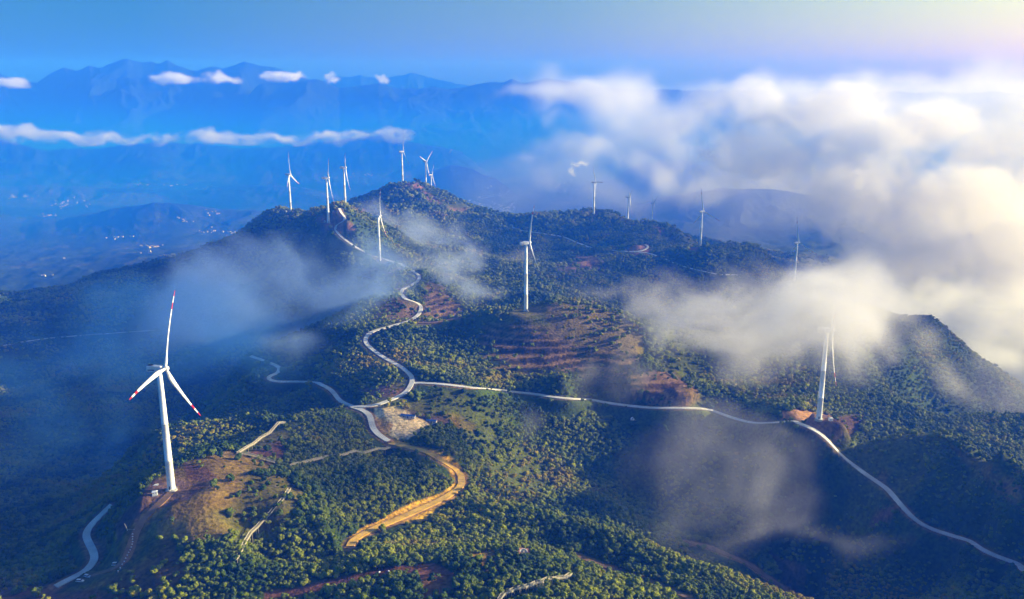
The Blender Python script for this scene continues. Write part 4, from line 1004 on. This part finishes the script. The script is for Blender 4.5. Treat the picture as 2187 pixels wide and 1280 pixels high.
# ------------------------------------------------------------------ clouds and mist: real volumes standing between the hills
CLOUD_ON = True
def cloud_mat(name, mult, aniso=0.25, col=(0.98, 0.98, 0.98), absorb=None):
    m = bpy.data.materials.new(name); m.use_nodes = True; nt = m.node_tree
    for nd in list(nt.nodes): nt.nodes.remove(nd)
    out = nt.nodes.new("ShaderNodeOutputMaterial"); a = nt.nodes.new("ShaderNodeVolumePrincipled")
    a.inputs["Color"].default_value = (*col, 1); a.inputs["Density"].default_value = mult; a.inputs["Anisotropy"].default_value = aniso
    if absorb: a.inputs["Absorption Color"].default_value = (*absorb, 1)
    nt.links.new(a.outputs[0], out.inputs["Volume"]); return m
def cloud(name, label, blobs, dens, nscale, amp, soft, voxel, thr=0.0, seed=0, yz=1.0, aniso=0.25, flat=1.0, detail=5, warp=0.5, world=None, col=(0.98, 0.98, 0.98), absorb=None):
    B = list(world or [])
    for px, py, D, rx, ry, rd in blobs:
        u, k = ray(px, py); d = D * CT - k * D * ST; mpp = d / FPX
        B.append((u * D, D, k * D + CAMZ, rx * mpp, rd, ry * mpp))
    lo = [min(b[i] - b[i + 3] * 1.35 for b in B) for i in range(3)]; hi = [max(b[i] + b[i + 3] * 1.35 for b in B) for i in range(3)]
    ng = bpy.data.node_groups.new(name, 'GeometryNodeTree')
    ng.interface.new_socket("Geometry", in_out='INPUT', socket_type='NodeSocketGeometry'); ng.interface.new_socket("Geometry", in_out='OUTPUT', socket_type='NodeSocketGeometry')
    N = ng.nodes; L = ng.links
    go = N.new("NodeGroupOutput"); N.new("NodeGroupInput")
    pos = N.new("GeometryNodeInputPosition")
    def vm(op, a, b):
        n = N.new("ShaderNodeVectorMath"); n.operation = op
        L.new(a, n.inputs[0])
        if isinstance(b, (tuple, list)): n.inputs[1].default_value = b
        elif b is not None: L.new(b, n.inputs[1])
        return n
    def mt(op, a, b=None, c=None, clamp=False):
        n = N.new("ShaderNodeMath"); n.operation = op; n.use_clamp = clamp
        for i, q in enumerate((a, b, c)):
            if q is None: continue
            if isinstance(q, (int, float)): n.inputs[i].default_value = q
            else: L.new(q, n.inputs[i])
        return n.outputs[0]
    off = vm('ADD', pos.outputs[0], (seed * 37.1, seed * 11.3, seed * 5.7))
    w = N.new("ShaderNodeTexNoise"); w.inputs["Scale"].default_value = 1 / (nscale * 1.6); w.inputs["Detail"].default_value = 2
    L.new(off.outputs[0], w.inputs["Vector"])
    wv = vm('SUBTRACT', w.outputs["Color"], (0.5, 0.5, 0.5)); ws = vm('MULTIPLY', wv.outputs[0], (nscale * warp * 4,) * 3)
    P2 = vm('ADD', pos.outputs[0], ws.outputs[0]); O2 = vm('ADD', off.outputs[0], ws.outputs[0])
    F_ = None
    for b in B:
        s = vm('SUBTRACT', P2.outputs[0], b[:3]); dv = vm('DIVIDE', s.outputs[0], b[3:]); ln = N.new("ShaderNodeVectorMath"); ln.operation = 'LENGTH'; L.new(dv.outputs[0], ln.inputs[0])
        f = mt('SUBTRACT', 1.0, ln.outputs["Value"])
        F_ = f if F_ is None else mt('SMOOTH_MAX', F_, f, 0.25)
    n1 = N.new("ShaderNodeTexNoise"); n1.inputs["Scale"].default_value = 1 / nscale; n1.inputs["Detail"].default_value = detail; n1.inputs["Roughness"].default_value = 0.68
    sc = vm('MULTIPLY', O2.outputs[0], (1, 1, flat)); L.new(sc.outputs[0], n1.inputs["Vector"])
    nn = mt('SUBTRACT', n1.outputs[0], 0.5); v = mt('MULTIPLY_ADD', nn, amp, F_); v = mt('SUBTRACT', v, thr)
    d = mt('DIVIDE', v, soft, clamp=True); d = mt('MULTIPLY', d, d)
    vc = N.new("GeometryNodeVolumeCube"); L.new(d, vc.inputs["Density"]); vc.inputs["Background"].default_value = 0
    vc.inputs["Min"].default_value = lo; vc.inputs["Max"].default_value = hi
    for i, nm in enumerate(("Resolution X", "Resolution Y", "Resolution Z")):
        vc.inputs[nm].default_value = int(max(8, min(260, (hi[i] - lo[i]) / (voxel * (1.0 if i != 1 else yz)))))
    sm_ = N.new("GeometryNodeSetMaterial"); m = cloud_mat(name, dens, aniso, col, absorb); sm_.inputs["Material"].default_value = m
    L.new(vc.outputs[0], sm_.inputs[0]); L.new(sm_.outputs[0], go.inputs[0])
    me = bpy.data.meshes.new(name); me.materials.append(m)
    o = bpy.data.objects.new(name, me); COL.objects.link(o)
    md = o.modifiers.new("cloud", 'NODES'); md.node_group = ng
    tag(o, label, kind="stuff"); return o
if CLOUD_ON:
    cloud("cloud_bank", "great white cloud bank rolling in from the right", [(1630, 250, 3000, 120, 60, 150), (1760, 235, 3000, 140, 55, 150), (1700, 330, 2900, 180, 80, 180), (1850, 320, 2900, 160, 90, 180), (1800, 420, 2800, 140, 75, 150), (1950, 420, 2700, 160, 90, 180),
        (2090, 440, 2600, 150, 70, 180), (2000, 540, 2500, 180, 100, 200), (2160, 560, 2400, 140, 120, 200), (1880, 540, 2500, 110, 75, 150), (1580, 330, 3000, 90, 50, 120), (2000, 260, 3000, 150, 60, 150), (2150, 330, 2900, 130, 70, 150)], 0.0065, 125, 3.0, 0.5, 5.5, -0.16, 1, detail=10, col=(0.995, 0.975, 0.95), aniso=0.15, flat=1.25)
    cloud("cloud_bank", "pale sunlit cloud filling the valley at the right edge", [(1950, 640, 1900, 150, 70, 150), (2080, 680, 1900, 170, 90, 180), (2200, 700, 1900, 150, 120, 180), (1850, 610, 1700, 90, 45, 100), (2150, 800, 1500, 120, 50, 100), (1780, 590, 1500, 90, 40, 80), (1980, 740, 1080, 90, 45, 50), (2080, 800, 1020, 110, 45, 50), (2180, 800, 1020, 110, 60, 60), (1890, 650, 1050, 90, 45, 50)], 0.008, 110, 2.0, 0.9, 7, -0.15, 7, detail=7)
    cloud("cloud", "bright cloud swallowing the rotor of the right-hand turbine", [(1450, 695, 760, 95, 55, 40), (1540, 670, 750, 135, 60, 50), (1650, 680, 720, 135, 80, 50), (1765, 690, 635, 130, 85, 60), (1750, 700, 700, 130, 75, 60), (1840, 680, 680, 110, 70, 50), (1600, 735, 750, 130, 50, 45), (1780, 610, 690, 120, 55, 45), (1700, 630, 720, 100, 45, 40)], 0.0165, 56, 3.4, 0.85, 2.0, -0.36, 2, detail=10, col=(0.94, 0.93, 0.91), aniso=0.0, flat=1.3)
    cloud("mist", "thin cloud, tinted blue for shade, drifting across the ridge road", [(520, 640, 1250, 110, 60, 60), (780, 545, 1400, 70, 45, 50), (600, 600, 1200, 110, 50, 60), (650, 770, 950, 80, 40, 40), (400, 660, 1250, 100, 60, 60), (700, 600, 1150, 120, 70, 60), (620, 650, 1100, 130, 70, 60), (560, 690, 1100, 85, 60, 60), (700, 700, 1050, 130, 60, 60), (790, 610, 1150, 80, 70, 50), (450, 630, 1200, 90, 50, 60), (850, 660, 1100, 60, 40, 40)], 0.0088, 105, 3.4, 1.0, 4.5, -0.46, 3, flat=1.7, col=(0.42, 0.62, 1.0), detail=8)  # white mist; the blue of its shaded side is put into the colour
    cloud("mist", "soft wisp of cloud on the slope right of the ridge road", [(960, 490, 1500, 60, 35, 40), (1000, 520, 1500, 40, 45, 40), (930, 545, 1500, 80, 28, 40), (870, 565, 1400, 60, 25, 40), (880, 500, 1700, 80, 35, 50), (820, 470, 1900, 60, 22, 40), (860, 640, 1250, 50, 30, 40), (1010, 620, 1250, 60, 30, 40), (930, 610, 1300, 50, 40, 40)], 0.0105, 66, 3.2, 0.95, 3.5, -0.32, 4, flat=1.5, col=(0.60, 0.72, 1.0), detail=8)  # bluish colour stands for shade on white mist
    cloud("mist", "small upright puffs of cloud above the far plain", [(1168, 222, 3200, 45, 42, 60), (1190, 262, 3200, 32, 28, 50), (1355, 245, 3200, 40, 50, 60), (1330, 280, 3200, 35, 30, 50), (1390, 215, 3200, 30, 25, 50), (1110, 355, 3300, 65, 35, 60), (1160, 380, 3300, 60, 25, 60), (1450, 300, 3200, 110, 70, 80), (1480, 400, 3100, 110, 50, 80), (1250, 330, 3400, 120, 40, 80), (1390, 360, 3300, 90, 40, 80)], 0.005, 130, 2.0, 1.0, 8, -0.2, 5, detail=7)
    cloud("mist", "grey wisp of cloud over the dark lower valley", [(1560, 960, 640, 110, 55, 35), (1500, 1040, 620, 100, 45, 35), (1620, 1020, 600, 100, 55, 35), (1680, 1090, 590, 100, 40, 30), (1440, 1080, 600, 80, 45, 30), (1750, 1140, 560, 80, 28, 30), (1600, 1130, 570, 120, 35, 30), (1680, 960, 660, 70, 40, 30), (1850, 1180, 540, 80, 30, 30)], 0.0042, 62, 3.4, 1.0, 2.5, -0.42, 6, detail=8, flat=1.5, col=(0.86, 0.86, 0.92))
    cloud("mist", "thin mist, tinted blue for shade, lying in the left valley", [(330, 690, 1050, 170, 70, 70), (440, 730, 980, 120, 110, 60), (150, 740, 1100, 160, 50, 70), (280, 800, 900, 150, 60, 60), (60, 850, 850, 130, 50, 60), (520, 800, 850, 110, 60, 50), (100, 950, 800, 150, 50, 50)], 0.0060, 85, 2.2, 1.0, 6, -0.25, 8, col=(0.12, 0.42, 1.0), detail=7)  # the valley's blue shade is put into the mist colour
    cloud("mist", "faint mist in the hollow behind the brown hill", [(1280, 610, 1250, 110, 30, 50), (1340, 790, 850, 60, 35, 30), (1270, 790, 850, 60, 30, 30), (1120, 900, 730, 50, 40, 25), (1100, 540, 1700, 60, 30, 50), (1560, 590, 1600, 90, 30, 50), (1400, 770, 820, 40, 50, 30)], 0.006, 60, 1.5, 0.9, 5, -0.05, 9)
    cloud("cloud_band", "long flat band of low cloud across the left plain", [(-40, 283, 5600, 90, 13, 120), (50, 288, 5600, 80, 12, 120), (125, 291, 5600, 60, 8, 120), (190, 297, 5600, 90, 10, 120), (275, 299, 5600, 60, 5, 120), (345, 295, 5600, 50, 6, 120), (450, 292, 5600, 60, 13, 120), (475, 300, 5600, 30, 6, 90), (540, 296, 5600, 60, 6, 120), (620, 296, 5600, 60, 9, 120), (700, 290, 5600, 70, 8, 120), (760, 287, 5600, 50, 5, 120), (840, 286, 5600, 50, 7, 120)], 0.011, 120, 2.0, 0.7, 9, -0.3, 10, yz=2)
    cloud("cloud", "row of small bright clouds along the foot of the far mountains", [(375, 170, 7600, 46, 11, 200), (350, 164, 7600, 20, 8, 150), (472, 170, 7600, 38, 9, 200), (482, 163, 7600, 14, 7, 100), (605, 162, 7600, 52, 8, 200), (25, 176, 7600, 38, 8, 200), (705, 166, 7600, 16, 4, 80), (820, 168, 7600, 16, 3, 80), (-20, 178, 7600, 30, 5, 150)], 0.018, 100, 2.0, 0.5, 11, -0.1, 11, yz=2)
    cloud("cloud_bank", "pale veil of cloud along the right horizon", [(1250, 215, 5600, 200, 24, 500), (1500, 218, 5600, 230, 38, 500), (1750, 215, 5200, 220, 40, 500), (2000, 220, 5000, 220, 50, 500), (2250, 260, 4800, 220, 90, 500), (1350, 260, 5000, 160, 45, 400), (2150, 400, 4200, 200, 80, 400), (1650, 380, 4500, 250, 60, 300)], 0.0030, 450, 1.2, 0.8, 26, -0.2, 12, yz=1.5)
    cloud("mist", "pale lilac haze over the right half of the plain", [(1250, 400, 4000, 300, 60, 500), (1550, 350, 4200, 300, 80, 600), (1350, 300, 5000, 350, 60, 500), (1900, 420, 3800, 350, 120, 500), (1650, 480, 2900, 200, 60, 200), (2150, 600, 2600, 250, 120, 400)], 0.0006, 500, 1.0, 0.8, 28, -0.2, 17, yz=1.5, detail=6)
    cloud("cloud_bank", "unseen cloud added past the right edge to shade the middle hills", [], 0.006, 160, 2.2, 0.8, 20, -0.1, 19, detail=4,  # out of view, added so that its shadow falls on the middle hills
          world=[(1500, 2250, CAMZ - 60, 420, 380, 110), (1250, 1750, CAMZ - 70, 300, 300, 95), (1800, 2000, CAMZ - 40, 400, 400, 110), (1150, 1400, CAMZ - 90, 220, 230, 80)])
    cloud("smoke", "small white plume of smoke rising from the plain", [(1222, 366, 4300, 6, 13, 20), (1228, 352, 4300, 11, 5, 20), (1245, 350, 4300, 16, 4, 20)], 0.03, 30, 1.0, 0.5, 5, -0.1, 13)
    cloud("valley_haze", "deep blue air lying over the plain beyond the hills", [], 1.5e-3, 2500, 0.25, 0.55, 90, -0.0, 14, detail=2, warp=0.05, aniso=0.0, col=(0.0, 0.085, 1.0), absorb=(0.85, 0.85, 0.85),
          world=[(0, 6300, CAMZ - 560, 9500, 3900, 560), (-2200, 4300, CAMZ - 600, 3500, 2200, 300)])
